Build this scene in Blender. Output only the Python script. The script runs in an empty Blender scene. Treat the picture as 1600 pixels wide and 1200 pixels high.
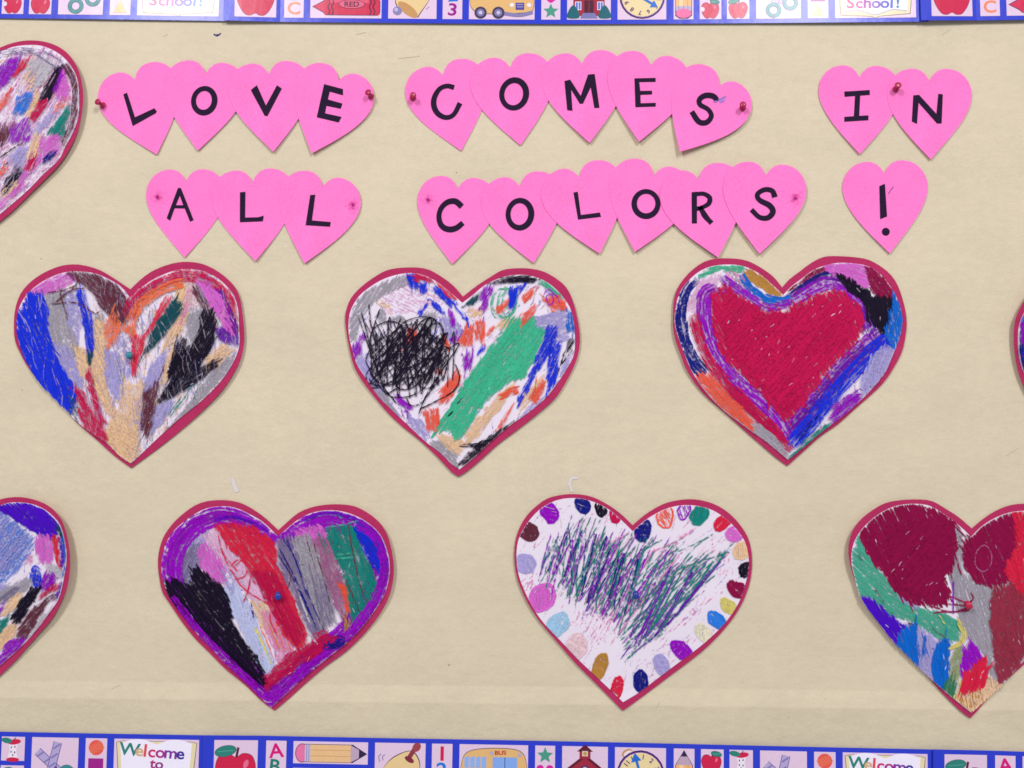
import bpy, math, random
import numpy as np
from mathutils import Vector, Matrix
from mathutils.geometry import tessellate_polygon

# ------------------------------------------------------------------ camera, light, exposure
scene = bpy.context.scene
COL = scene.collection
RNG = random.Random(7)
DIST, EYE, FPX = 1.25, 1.40, 1506.0          # metres from the board, eye height, focal length in 1/1600 widths
cam_data = bpy.data.cameras.new('camera')
cam = bpy.data.objects.new('camera', cam_data)
COL.objects.link(cam)
cam_data.sensor_width = 36.0
cam_data.lens = 36.0 * FPX / 1600.0
cam_data.clip_start, cam_data.clip_end = 0.01, 50
PITCH, YAW, ROLL = math.radians(3.4), math.radians(-1.2), math.radians(0.55)
cam.location = (0, -DIST, EYE)
CR = Matrix.Rotation(-YAW, 3, 'Z') @ Matrix.Rotation(math.radians(90) + PITCH, 3, 'X') @ Matrix.Rotation(ROLL, 3, 'Z')
cam.rotation_euler = CR.to_euler()
scene.camera = cam

world = bpy.data.worlds.new('World')
scene.world = world
world.use_nodes = True
bg = world.node_tree.nodes['Background']
bg.inputs[0].default_value = (0.97, 0.95, 1.0, 1)
bg.inputs[1].default_value = 0.33

def area_light(name, loc, target, sx, sy, energy, color):
    d = bpy.data.lights.new(name, 'AREA')
    d.shape = 'RECTANGLE'; d.size, d.size_y = sx, sy
    d.energy = energy; d.color = color
    o = bpy.data.objects.new(name, d); COL.objects.link(o)
    o.location = loc
    o.rotation_euler = (Vector(target) - Vector(loc)).to_track_quat('-Z', 'Y').to_euler()
    return o
LIGHT_COL = (1.0, 0.965, 1.0)
area_light('ceiling_light', (-1.56, -3.0, 3.36), (-1.0, -1.2, 0.9), 0.55, 1.20, 66, LIGHT_COL)
area_light('ceiling_light', (1.18, -3.0, 3.36), (0.8, -1.2, 0.9), 0.55, 1.20, 66, LIGHT_COL)

scene.view_settings.view_transform = 'Standard'
scene.view_settings.look = 'None'
scene.view_settings.exposure = 0.09
scene.view_settings.gamma = 1.0
scene.cycles.transparent_max_bounces = 48
scene.cycles.max_bounces = 6
scene.cycles.filter_width = 1.6

# ------------------------------------------------------------------ helpers
def P(u, v):
    """a point of the photograph -> (x, z) on the board plane y = 0"""
    d = CR @ Vector(((u - 800) / FPX, (600 - v) / FPX, -1.0))
    t = DIST / d.y
    return np.array([d.x * t, EYE + d.z * t])
S0 = float(np.linalg.norm(P(801, 600) - P(800, 600)))     # metres per photo pixel at the centre

def lin(h):
    h = h.lstrip('#')
    c = [int(h[i:i + 2], 16) / 255 for i in (0, 2, 4)]
    return tuple(x / 12.92 if x <= 0.04045 else ((x + 0.055) / 1.055) ** 2.4 for x in c)

def link(o, parent=None):
    COL.objects.link(o)
    if parent is not None:
        o.parent = parent
    return o

def mesh_obj(name, verts, faces, mat, parent=None, cols=None, uvs=None, smooth=False):
    me = bpy.data.meshes.new(name)
    me.from_pydata([tuple(v) for v in verts], [], faces)
    if cols is not None:
        a = me.color_attributes.new('Col', 'FLOAT_COLOR', 'POINT')
        a.data.foreach_set('color', np.asarray(cols, dtype=np.float32).ravel())
    if uvs is not None:
        a = me.attributes.new('streak', 'FLOAT_VECTOR', 'POINT')
        a.data.foreach_set('vector', np.asarray(uvs, dtype=np.float32).ravel())
    if smooth:
        me.polygons.foreach_set('use_smooth', [True] * len(me.polygons))
    me.materials.append(mat)
    me.update()
    return link(bpy.data.objects.new(name, me), parent)

def thing(name, label, cat, loc, group=None):
    o = bpy.data.objects.new(name, None)
    o.empty_display_size = 0.02
    link(o); o.location = loc
    o['label'] = label; o['category'] = cat
    if group: o['group'] = group
    return o

def catmull(pts, step, closed=False):
    pts = np.asarray(pts, float)
    n = len(pts)
    if n < 3 and not closed:
        L = np.linalg.norm(pts[1] - pts[0]); m = max(2, int(L / step) + 1)
        t = np.linspace(0, 1, m)[:, None]
        return pts[0] * (1 - t) + pts[1] * t
    out = []
    rng = range(n) if closed else range(n - 1)
    for i in rng:
        p1, p2 = pts[i], pts[(i + 1) % n]
        p0 = pts[(i - 1) % n] if closed or i > 0 else 2 * p1 - p2
        p3 = pts[(i + 2) % n] if closed or i + 2 < n else 2 * p2 - p1
        m = max(1, int(np.linalg.norm(p2 - p1) / step))
        for k in range(m):
            t = k / m
            out.append(0.5 * (2 * p1 + (p2 - p0) * t + (2 * p0 - 5 * p1 + 4 * p2 - p3) * t * t + (3 * p1 - p0 - 3 * p2 + p3) * t ** 3))
    if not closed: out.append(pts[-1])
    return np.array(out)

def inside(pts, poly):
    pts = np.asarray(pts, float); poly = np.asarray(poly, float)
    x, y = pts[:, :1], pts[:, 1:]
    xi, yi = poly[:, 0], poly[:, 1]
    xj, yj = np.roll(xi, 1), np.roll(yi, 1)
    dy = np.where(yj == yi, 1e-30, yj - yi)
    c = ((yi > y) != (yj > y)) & (x < (xj - xi) * (y - yi) / dy + xi)
    return (c.sum(1) & 1).astype(bool)

# ------------------------------------------------------------------ materials
def new_mat(name):
    m = bpy.data.materials.new(name); m.use_nodes = True
    nt = m.node_tree
    return m, nt, nt.nodes['Principled BSDF'], nt.nodes['Material Output']

def N(nt, t, **kw):
    n = nt.nodes.new(t)
    for k, v in kw.items(): setattr(n, k, v)
    return n

def math_node(nt, op, a, b=None, clamp=False):
    n = N(nt, 'ShaderNodeMath', operation=op); n.use_clamp = clamp
    for i, x in enumerate((a, b)):
        if x is None: continue
        if isinstance(x, (int, float)): n.inputs[i].default_value = x
        else: nt.links.new(x, n.inputs[i])
    return n.outputs[0]

def noise(nt, vec, scale, detail=3, rough=0.55):
    n = N(nt, 'ShaderNodeTexNoise')
    n.inputs['Scale'].default_value = scale; n.inputs['Detail'].default_value = detail; n.inputs['Roughness'].default_value = rough
    if vec is not None: nt.links.new(vec, n.inputs['Vector'])
    return n.outputs['Fac']

def paper_mat(name, color, rough=0.85, var=0.08, fine=900, bump=0.15, spec=0.25):
    m, nt, bs, out = new_mat(name)
    tc = N(nt, 'ShaderNodeTexCoord').outputs['Object']
    a = noise(nt, tc, 22, 4); b = noise(nt, tc, fine, 2)
    f = math_node(nt, 'ADD', math_node(nt, 'MULTIPLY', math_node(nt, 'SUBTRACT', a, 0.5), var * 1.6), math_node(nt, 'MULTIPLY', math_node(nt, 'SUBTRACT', b, 0.5), var * 2.2))
    f = math_node(nt, 'ADD', f, 1.0)
    mx = N(nt, 'ShaderNodeVectorMath', operation='SCALE')
    mx.inputs[0].default_value = color
    nt.links.new(f, mx.inputs['Scale'])
    nt.links.new(mx.outputs[0], bs.inputs['Base Color'])
    bs.inputs['Roughness'].default_value = rough
    bs.inputs['Specular IOR Level'].default_value = spec
    bp = N(nt, 'ShaderNodeBump'); bp.inputs['Strength'].default_value = bump; bp.inputs['Distance'].default_value = 0.0004
    nt.links.new(b, bp.inputs['Height']); nt.links.new(bp.outputs[0], bs.inputs['Normal'])
    return m

def backing_mat():
    m, nt, bs, out = new_mat('tan_roll_paper')
    tc = N(nt, 'ShaderNodeTexCoord').outputs['Object']
    st = N(nt, 'ShaderNodeMapping'); st.inputs['Scale'].default_value = (0.6, 1, 1)
    nt.links.new(tc, st.inputs['Vector'])
    big = noise(nt, st.outputs[0], 12, 6, 0.6)
    fib = N(nt, 'ShaderNodeMapping'); fib.inputs['Scale'].default_value = (0.8, 1, 1)
    nt.links.new(tc, fib.inputs['Vector'])
    mid = noise(nt, fib.outputs[0], 85, 4, 0.62)
    fine = noise(nt, tc, 560, 3)
    f = math_node(nt, 'ADD', math_node(nt, 'MULTIPLY', math_node(nt, 'SUBTRACT', big, 0.5), 0.20), math_node(nt, 'MULTIPLY', math_node(nt, 'SUBTRACT', mid, 0.5), 0.15))
    f = math_node(nt, 'ADD', f, math_node(nt, 'MULTIPLY', math_node(nt, 'SUBTRACT', fine, 0.5), 0.22))
    f = math_node(nt, 'ADD', f, 1.0)
    # specks: old staple holes and flecks of the recycled fibre
    vo = N(nt, 'ShaderNodeTexVoronoi'); vo.inputs['Scale'].default_value = 42
    nt.links.new(tc, vo.inputs['Vector'])
    sep = N(nt, 'ShaderNodeSeparateColor'); nt.links.new(vo.outputs['Color'], sep.inputs[0])
    some = math_node(nt, 'GREATER_THAN', sep.outputs[0], 0.66)
    rad = math_node(nt, 'MULTIPLY', sep.outputs[1], 0.046)
    dot = math_node(nt, 'LESS_THAN', vo.outputs['Distance'], rad)
    sp = math_node(nt, 'MULTIPLY', math_node(nt, 'MULTIPLY', some, dot), math_node(nt, 'MULTIPLY', sep.outputs[2], 0.6))
    f = math_node(nt, 'MULTIPLY', f, math_node(nt, 'SUBTRACT', 1.0, sp))
    mx = N(nt, 'ShaderNodeVectorMath', operation='SCALE')
    mx.inputs[0].default_value = BACKING_RGB
    nt.links.new(f, mx.inputs['Scale'])
    nt.links.new(mx.outputs[0], bs.inputs['Base Color'])
    bs.inputs['Roughness'].default_value = 0.75
    bs.inputs['Specular IOR Level'].default_value = 0.25
    h = math_node(nt, 'ADD', math_node(nt, 'MULTIPLY', big, 1.0), math_node(nt, 'MULTIPLY', mid, 0.22))
    bp = N(nt, 'ShaderNodeBump'); bp.inputs['Strength'].default_value = 0.5; bp.inputs['Distance'].default_value = 0.006
    nt.links.new(h, bp.inputs['Height']); nt.links.new(bp.outputs[0], bs.inputs['Normal'])
    return m

def crayon_mat():
    m, nt, bs, out = new_mat('crayon_wax')
    at = N(nt, 'ShaderNodeAttribute', attribute_name='Col')
    sk = N(nt, 'ShaderNodeAttribute', attribute_name='streak')
    sepv = N(nt, 'ShaderNodeSeparateXYZ'); nt.links.new(sk.outputs['Vector'], sepv.inputs[0])
    tc = N(nt, 'ShaderNodeTexCoord').outputs['Object']
    tooth = noise(nt, tc, 300, 3, 0.6)
    press = noise(nt, tc, 38, 2, 0.5)
    streak = noise(nt, sk.outputs['Vector'], 1.0, 2, 0.5)
    n = math_node(nt, 'SUBTRACT', math_node(nt, 'ADD', math_node(nt, 'MULTIPLY', tooth, 0.75), math_node(nt, 'MULTIPLY', streak, 0.75)), math_node(nt, 'ADD', 0.142, math_node(nt, 'MULTIPLY', press, 0.17)))
    a = math_node(nt, 'DIVIDE', math_node(nt, 'SUBTRACT', at.outputs['Alpha'], n), 0.17)
    a = math_node(nt, 'MULTIPLY', math_node(nt, 'ADD', a, 0.5, clamp=True), sepv.outputs[2])
    v = math_node(nt, 'ADD', 0.76, math_node(nt, 'MULTIPLY', streak, 0.48))
    mx = N(nt, 'ShaderNodeVectorMath', operation='SCALE')
    nt.links.new(at.outputs['Color'], mx.inputs[0]); nt.links.new(v, mx.inputs['Scale'])
    nt.links.new(mx.outputs[0], bs.inputs['Base Color'])
    bs.inputs['Roughness'].default_value = 0.55
    bs.inputs['Specular IOR Level'].default_value = 0.08
    nt.links.new(a, bs.inputs['Alpha'])
    return m

def print_mat():
    m, nt, bs, out = new_mat('laminated_print')
    at = N(nt, 'ShaderNodeAttribute', attribute_name='Col')
    tc = N(nt, 'ShaderNodeTexCoord').outputs['Object']
    b = noise(nt, tc, 1400, 2)
    f = math_node(nt, 'ADD', math_node(nt, 'MULTIPLY', math_node(nt, 'SUBTRACT', b, 0.5), 0.5), 1.0)
    mx = N(nt, 'ShaderNodeVectorMath', operation='SCALE')
    nt.links.new(at.outputs['Color'], mx.inputs[0]); nt.links.new(f, mx.inputs['Scale'])
    nt.links.new(mx.outputs[0], bs.inputs['Base Color'])
    bs.inputs['Roughness'].default_value = 0.23
    bs.inputs['Specular IOR Level'].default_value = 0.34
    w = noise(nt, tc, 45, 2)
    bp = N(nt, 'ShaderNodeBump'); bp.inputs['Strength'].default_value = 0.12; bp.inputs['Distance'].default_value = 0.002
    nt.links.new(w, bp.inputs['Height']); nt.links.new(bp.outputs[0], bs.inputs['Normal'])
    return m

def plastic_mat(name, color, rough=0.3):
    m, nt, bs, out = new_mat(name)
    tc = N(nt, 'ShaderNodeTexCoord').outputs['Object']
    a = noise(nt, tc, 300, 2)
    mx = N(nt, 'ShaderNodeVectorMath', operation='SCALE'); mx.inputs[0].default_value = color
    nt.links.new(math_node(nt, 'ADD', 0.9, math_node(nt, 'MULTIPLY', a, 0.2)), mx.inputs['Scale'])
    nt.links.new(mx.outputs[0], bs.inputs['Base Color'])
    bs.inputs['Roughness'].default_value = rough
    return m

BACKING_RGB = (0.675, 0.597, 0.428)
M_BACK = backing_mat()
M_PINK = paper_mat('pink_die_cut_paper', (0.98, 0.215, 0.585), var=0.2, fine=480, spec=0.12)
M_CRIM = paper_mat('crimson_construction_paper', (0.45, 0.03, 0.112), var=0.2, fine=480, spec=0.12)
M_WHITE = paper_mat('white_drawing_paper', (0.80, 0.735, 0.83), var=0.05)
M_INK = paper_mat('black_letter_paper', (0.022, 0.012, 0.034), var=0.3, rough=0.8, spec=0.06)
M_WAX = crayon_mat()
M_PRINT = print_mat()
M_NEEDLE = plastic_mat('steel_needle', (0.5, 0.5, 0.52), 0.25)
M_NEEDLE.node_tree.nodes['Principled BSDF'].inputs['Metallic'].default_value = 1.0
PIN_MATS = {'crimson': plastic_mat('crimson_pin_plastic', (0.42, 0.012, 0.075)),
            'teal': plastic_mat('teal_pin_plastic', (0.02, 0.2, 0.27)),
            'blue': plastic_mat('blue_pin_plastic', (0.02, 0.05, 0.34)),
            'red': plastic_mat('red_pin_plastic', (0.5, 0.015, 0.06))}

# ------------------------------------------------------------------ the board's backing paper
def sheet_h(x, z):
    """how far the roll paper stands proud of the board (m): a horizontal fold low down, a faint vertical crease, slack"""
    zf = FOLD[0] + (x - FOLD[2]) * FOLD[1]
    t = (zf - z) / 0.021
    fold = np.where((t > 0) & (t < 1), t * 0.0034, np.where((t >= 1) & (t < 3.4), 0.0034 * (1 - (t - 1) / 2.4), 0.0))
    d = (x - CREASE) / 0.006
    crease = 0.00035 * np.exp(-d * d)
    slack = 0.0007 * np.sin(x * 9.1 + z * 3.0) * np.sin(z * 13.0 + 1.2 * np.sin(x * 4)) + 0.00035 * np.sin(z * 47 + 2.2 * np.sin(x * 5.3))
    return fold + crease + slack
_fa, _fb = P(0, 1063), P(1600, 1082)
FOLD = (_fa[1], (_fb[1] - _fa[1]) / (_fb[0] - _fa[0]), _fa[0])
CREASE = P(1181, 150)[0]
xs = np.unique(np.concatenate([np.linspace(-1.15, 1.15, 140), CREASE + np.linspace(-0.014, 0.014, 9)]))
zs = np.unique(np.concatenate([np.linspace(EYE - 0.66, EYE + 0.74, 150), np.linspace(FOLD[0] - 0.06, FOLD[0] + 0.01, 60)]))
V, F = [], []
for z in zs:
    for x in xs:
        V.append((x, -float(sheet_h(x, z)), z - EYE))
nx = len(xs)
for j in range(len(zs) - 1):
    for i in range(nx - 1):
        a = j * nx + i
        F.append((a, a + 1, a + nx + 1, a + nx))
paper = mesh_obj('bulletin_board', V, F, M_BACK, smooth=True)
paper.location = (0, 0, EYE)
paper['kind'] = 'structure'

# ------------------------------------------------------------------ cut paper shapes
def smooth_outline(pts, step):
    """first point is the notch; the lowest point is the tip; both stay sharp"""
    pts = np.asarray(pts, float)
    k = int(np.argmin(pts[:, 1]))
    a = catmull(pts[:k + 1], step)
    b = catmull(np.vstack([pts[k:], pts[:1]]), step)
    return np.vstack([a[:-1], b[:-1]])

def ring_sheet(name, outline, centre, disp, mat, parent, thick=0.0004, rings=9):
    n = len(outline)
    V, F = [], []
    fr = [(i / rings) for i in range(1, rings + 1)]
    V.append((centre[0], -float(disp(*centre)), centre[1]))
    for r in fr:
        for p in outline:
            q = centre + r * (p - centre)
            V.append((q[0], -float(disp(q[0], q[1])), q[1]))
    for i in range(n):
        F.append((0, 1 + (i + 1) % n, 1 + i))
    for k in range(rings - 1):
        a, b = 1 + k * n, 1 + (k + 1) * n
        for i in range(n):
            j = (i + 1) % n
            F.append((a + i, a + j, b + j, b + i))
    m = len(V); last = 1 + (rings - 1) * n
    for i in range(n):
        x, y, z = V[last + i]; V.append((x, y + thick, z))
    for i in range(n):
        j = (i + 1) % n
        F.append((last + i, last + j, m + j, m + i))
    V.append((centre[0], V[0][1] + thick, centre[1]))
    for k in range(1, rings):                      # back face
        for i in range(n):
            x, y, z = V[1 + (k - 1) * n + i]; V.append((x, y + thick, z))
    c = m + n
    for i in range(n):
        F.append((c, c + 1 + i, c + 1 + (i + 1) % n))
    for k in range(rings - 1):
        a = c + 1 + k * n
        b = c + 1 + (k + 1) * n if k < rings - 2 else m
        for i in range(n):
            j = (i + 1) % n
            F.append((a + i, b + i, b + j, a + j))
    # outward normals for outlines that run clockwise seen from the camera
    return mesh_obj(name, V, F, mat, parent)

def flat_poly(name, pts, disp, off, mat, parent, thick=0.0003):
    pts = [np.asarray(p, float) for p in pts]
    area = sum(pts[i][0] * pts[(i + 1) % len(pts)][1] - pts[(i + 1) % len(pts)][0] * pts[i][1] for i in range(len(pts)))
    if area < 0: pts = pts[::-1]
    tris = tessellate_polygon([[Vector((p[0], p[1], 0)) for p in pts]])
    V = [(p[0], -float(disp(p[0], p[1])) - off, p[1]) for p in pts]
    n = len(V)
    V += [(x, y + thick, z) for x, y, z in V]
    F = []
    for t in tris:
        a, b, c = t
        ar = (pts[b][0] - pts[a][0]) * (pts[c][1] - pts[a][1]) - (pts[c][0] - pts[a][0]) * (pts[b][1] - pts[a][1])
        F.append((a, b, c) if ar > 0 else (a, c, b))
    for i in range(n):
        j = (i + 1) % n
        F.append((i, n + i, n + j, j))
    return V, F

def thick_stroke(path, width, closed=False, taper=None):
    """outline strip of a drawn stroke: list of (left, right) points"""
    path = np.asarray(path, float); n = len(path)
    L, R = [], []
    for i in range(n):
        a = path[(i - 1) % n] if closed or i > 0 else path[i]
        b = path[(i + 1) % n] if closed or i < n - 1 else path[i]
        t = b - a; t = t / (np.linalg.norm(t) + 1e-12)
        nrm = np.array([-t[1], t[0]])
        w = width[i] if hasattr(width, '__len__') else width
        L.append(path[i] + nrm * w / 2); R.append(path[i] - nrm * w / 2)
    return np.array(L), np.array(R)

# ------------------------------------------------------------------ pink letter hearts
HALF = [(0, 0), (5, 8.5), (12, 15), (20, 18), (29, 18.3), (40, 15.5), (50, 9), (57.5, -.5), (62, -11.5), (63, -23), (60.5, -36.5), (54.5, -51), (44.5, -67.5), (30, -86.5), (15, -104), (0, -121)]
TEMPLATE = np.array(HALF + [(-x, y) for x, y in HALF[-2:0:-1]])

class Zoom:
    def __init__(s, u0, v0, k): s.u0, s.v0, s.k = u0, v0, k
    def __call__(s, p): return P(s.u0 + p[0] / s.k, s.v0 + p[1] / s.k)
    def px(s, d): return d / s.k * S0

def ell(cx, cy, rx, ry, rot=0, n=40):
    r = math.radians(rot)
    return [(cx + rx * math.cos(t) * math.cos(r) - ry * math.sin(t) * math.sin(r), cy + rx * math.cos(t) * math.sin(r) + ry * math.sin(t) * math.cos(r)) for t in [2 * math.pi * i / n for i in range(n)]]

Z1, Z2, Z3, Z4, Z5 = Zoom(140, 80, 3.478), Zoom(620, 70, 2.807), Zoom(1260, 80, 3.75), Zoom(210, 250, 4.324), Zoom(640, 240, 2.54)
# letter shapes: ('poly', pts) cut polygon; ('line', pts, width) curved strip; ('ring', pts, width) closed strip
LETTERS = [
 # word, zoom, letter, notch, tip, layer, shapes, tip lift (mm)
 ('LOVE', Z1, 'L', (250, 158), (370, 566), 0, [('poly', [(187, 238), (207, 229), (250, 362), (355, 313), (369, 330), (362, 340), (238, 409)])], 3),
 ('LOVE', Z1, 'O', (635, 125), (592, 545), 1, [('ring', ell(626, 272, 57, 66, 12), 30)], 2),
 ('LOVE', Z1, 'V', (977, 130), (1003, 553), 2, [('poly', [(880, 216), (913, 190), (962, 300), (1022, 190), (1048, 208), (970, 357), (955, 355)])], 3),
 ('LOVE', Z1, 'E', (1357, 165), (1212, 562), 3, [('poly', [(1278, 185), (1380, 212), (1380, 245), (1308, 225), (1298, 268), (1377, 290), (1368, 318), (1290, 302), (1283, 343), (1372, 362), (1357, 392), (1238, 364)])], 4),
 ('COMES', Z2, 'C', (203, 135), (283, 468), 0, [('line', [(252, 190), (222, 183), (190, 195), (167, 230), (163, 268), (180, 303), (215, 321), (250, 308), (278, 258)], 23)], 2),
 ('COMES', Z2, 'O', (497, 103), (543, 445), 1, [('ring', ell(514, 219, 53, 61, 12), 25)], 2),
 ('COMES', Z2, 'M', (812, 88), (845, 436), 2, [('poly', [(735, 163), (760, 157), (806, 228), (838, 135), (867, 132), (888, 280), (866, 281), (850, 190), (816, 262), (802, 262), (764, 200), (770, 293), (747, 290)])], 4),
 ('COMES', Z2, 'E', (1112, 95), (1060, 432), 3, [('poly', [(1041, 152), (1133, 150), (1134, 167), (1062, 168), (1066, 207), (1118, 206), (1118, 222), (1067, 224), (1068, 261), (1134, 259), (1134, 275), (1045, 278)])], 6),
 ('COMES', Z2, 'S', (1410, 185), (1237, 478), 4, [('line', [(1404, 252), (1385, 231), (1350, 228), (1325, 245), (1328, 268), (1362, 288), (1377, 317), (1356, 345), (1322, 342), (1291, 298)], 23)], 9),
 ('IN', Z3, 'I', (308, 157), (308, 608), 0, [('poly', [(219, 240), (368, 231), (368, 259), (312, 263), (306, 382), (360, 379), (360, 407), (219, 416), (219, 388), (275, 384), (282, 265), (221, 270)])], 3),
 ('IN', Z3, 'N', (715, 178), (720, 640), 1, [('poly', [(622, 263), (655, 260), (757, 372), (768, 254), (794, 257), (787, 427), (760, 427), (652, 305), (643, 430), (613, 415)])], 4),
 ('ALL', Z4, 'A', (353, 145), (345, 662), 0, [('poly', [(299, 192), (318, 192), (404, 408), (380, 419), (344, 330), (276, 328), (245, 413), (222, 395)]), ('hole', [(284, 308), (334, 308), (311, 243)])], 2),
 ('ALL', Z4, 'L', (803, 150), (825, 688), 1, [('poly', [(718, 222), (754, 219), (752, 392), (840, 390), (877, 379), (872, 417), (717, 423)])], 4),
 ('ALL', Z4, 'L', (1277, 183), (1155, 703), 2, [('poly', [(1192, 241), (1226, 239), (1203, 412), (1330, 423), (1325, 454), (1161, 444)])], 3),
 ('COLORS', Z5, 'C', (192, 140), (170, 440), 0, [('line', [(208, 212), (182, 191), (150, 195), (125, 220), (117, 255), (128, 288), (155, 302), (185, 297), (212, 276)], 22)], 2),
 ('COLORS', Z5, 'O', (437, 132), (492, 437), 1, [('ring', ell(437, 242, 46, 54, 5), 22)], 2),
 ('COLORS', Z5, 'L', (672, 95), (753, 400), 2, [('poly', [(650, 157), (667, 154), (679, 246), (754, 236), (759, 253), (668, 264)])], 3),
 ('COLORS', Z5, 'O', (968, 88), (893, 393), 3, [('ring', ell(937, 202, 47, 49, 0), 21)], 4),
 ('COLORS', Z5, 'R', (1145, 105), (1220, 415), 4, [('poly', [(1117, 157), (1138, 155), (1138, 280), (1118, 280)]), ('line', [(1136, 164), (1165, 163), (1188, 178), (1184, 202), (1155, 218), (1136, 222)], 18), ('line', [(1150, 214), (1170, 250), (1196, 279)], 21)], 3),
 ('COLORS', Z5, 'S', (1410, 90), (1385, 402), 5, [('line', [(1446, 177), (1435, 152), (1405, 147), (1377, 165), (1385, 188), (1425, 210), (1438, 235), (1418, 258), (1385, 256), (1353, 226)], 21)], 2),
 ('!', Z3, '!', (452, 718), (483, 1188), 0, [('poly', [(424, 793), (456, 779), (469, 970), (429, 986)]), ('poly', ell(461, 1060, 23, 23, 0, 24))], 3),
]
ORD = ['first', 'second', 'third', 'fourth', 'fifth', 'sixth']
seen = {}
SMALL_DISP = {}
for word, Z, ch, notch, tip, layer, shapes, lift in LETTERS:
    i = seen.get(word, 0); seen[word] = i + 1
    a, b = Z(notch), Z(tip)
    L = np.linalg.norm(b - a); sc = L / 121.0
    down = (b - a) / L; right = np.array([-down[1], down[0]])
    cen = a + down * L * 0.35
    if word == '!':
        lab = 'pink paper heart bearing an exclamation mark, standing alone beside the word COLORS'
    elif word == 'IN':
        lab = 'pink paper heart with cut black letter %s in the word IN' % ch
    else:
        lab = 'pink paper heart with cut black letter %s, %s heart of the word %s' % (ch, ORD[i], word)
    o = thing('letter_heart', lab, 'paper heart', (cen[0], 0, cen[1]), 'pink die-cut hearts spelling the slogan')
    pts = np.array([a + right * x * sc - down * (y * sc) - cen for x, y in TEMPLATE])
    # template x to the right, y upwards (towards the lobes)
    base = 0.0017 + layer * 0.0006
    ph = RNG.uniform(0, 6.28)
    def disp(x, z, base=base, lift=lift, down=down, right=right, L=L, ph=ph):
        q = (x * down[0] + z * down[1]) / L
        s = (x * right[0] + z * right[1]) / L
        t = max(0.0, q - 0.12)
        return base + lift * 0.0006 * (t / 0.53) ** 2 + 0.0011 * max(0.0, -q - 0.18) / 0.34 + 0.0014 * max(0.0, abs(s) - 0.25) * (1.0 + math.sin(ph + 3 * s))
    ring_sheet('heart_paper', smooth_outline(pts, 0.005), np.zeros(2), disp, M_PINK, o, rings=8)
    VV, FF = [], []
    holes = [s[1] for s in shapes if s[0] == 'hole']
    for s in shapes:
        if s[0] == 'poly' and holes:
            outer = [Z(p) - cen for p in s[1]]; hole = [Z(p) - cen for p in holes[0]]
            rings_ = [[Vector((p[0], p[1], 0)) for p in outer], [Vector((p[0], p[1], 0)) for p in hole]]
            allp = outer + hole
            v = [(p[0], -float(disp(p[0], p[1])) - 0.0006, p[1]) for p in allp]
            f = []
            for t in tessellate_polygon(rings_):
                A, B, C = [allp[q] for q in t]
                ar = (B[0] - A[0]) * (C[1] - A[1]) - (C[0] - A[0]) * (B[1] - A[1])
                f.append(tuple(t) if ar > 0 else (t[0], t[2], t[1]))
        elif s[0] == 'poly':
            v, f = flat_poly('letter', [Z(p) - cen for p in s[1]], disp, 0.0006, M_INK, o)
        elif s[0] in ('line', 'ring'):
            pl = np.array([Z(p) - cen for p in s[1]])
            closed = s[0] == 'ring'
            c = catmull(pl, 0.002, closed)
            n = len(c)
            wob = [Z.px(s[2]) * (1 + 0.10 * math.sin(6.28 * q / n * (1 if closed else 1.5) + ph)) for q in range(n)]
            l, r = thick_stroke(c, wob, closed)
            v = []
            for q in range(n):
                v.append((l[q][0], -float(disp(*l[q])) - 0.0006, l[q][1]))
                v.append((r[q][0], -float(disp(*r[q])) - 0.0006, r[q][1]))
            f = [(2 * q, 2 * q + 1, (2 * q + 3) % (2 * n), (2 * q + 2) % (2 * n)) for q in range(n if closed else n - 1)]
        else:
            continue
        k = len(VV); VV += v; FF += [tuple(k + q for q in ff) for ff in f]
    mesh_obj('letter', VV, FF, M_INK, o)
    SMALL_DISP[(word, i)] = (o, cen, disp)

# ------------------------------------------------------------------ crayon strokes
PAL = {k: lin(v) for k, v in dict(
    blue='1430d8', navy='141c80', azure='0a66cc', sky='2a7ce0', paleblue='c6d0f4', iceblue='a2cdea', purple='960abe', violet='4a0cc0', plum='6a1aa8',
    crimson='c41050', maroon='8c0c44', red='d82244', coral='ee5a40', orange='ee7244', brown='642a3c', rust='963046', peach='ecc69c', palepeach='ecccd2',
    lavender='aca4da', slate='807498', grey='a6a2ac', lightgrey='c4c0c8', black='160e24', pine='0a4852', teal='12847a', mint='3cb68c', seafoam='4aae92',
    pink='dc6ad0', rose='e68cc0', blush='e8bcdc', mauve='a4648c', ochre='b8843c', yellow='dcd070', paleyellow='ebe4c8', olive='9aa878', green='2c7c54', steel='7890e0', bare='e6deee').items()}

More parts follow.
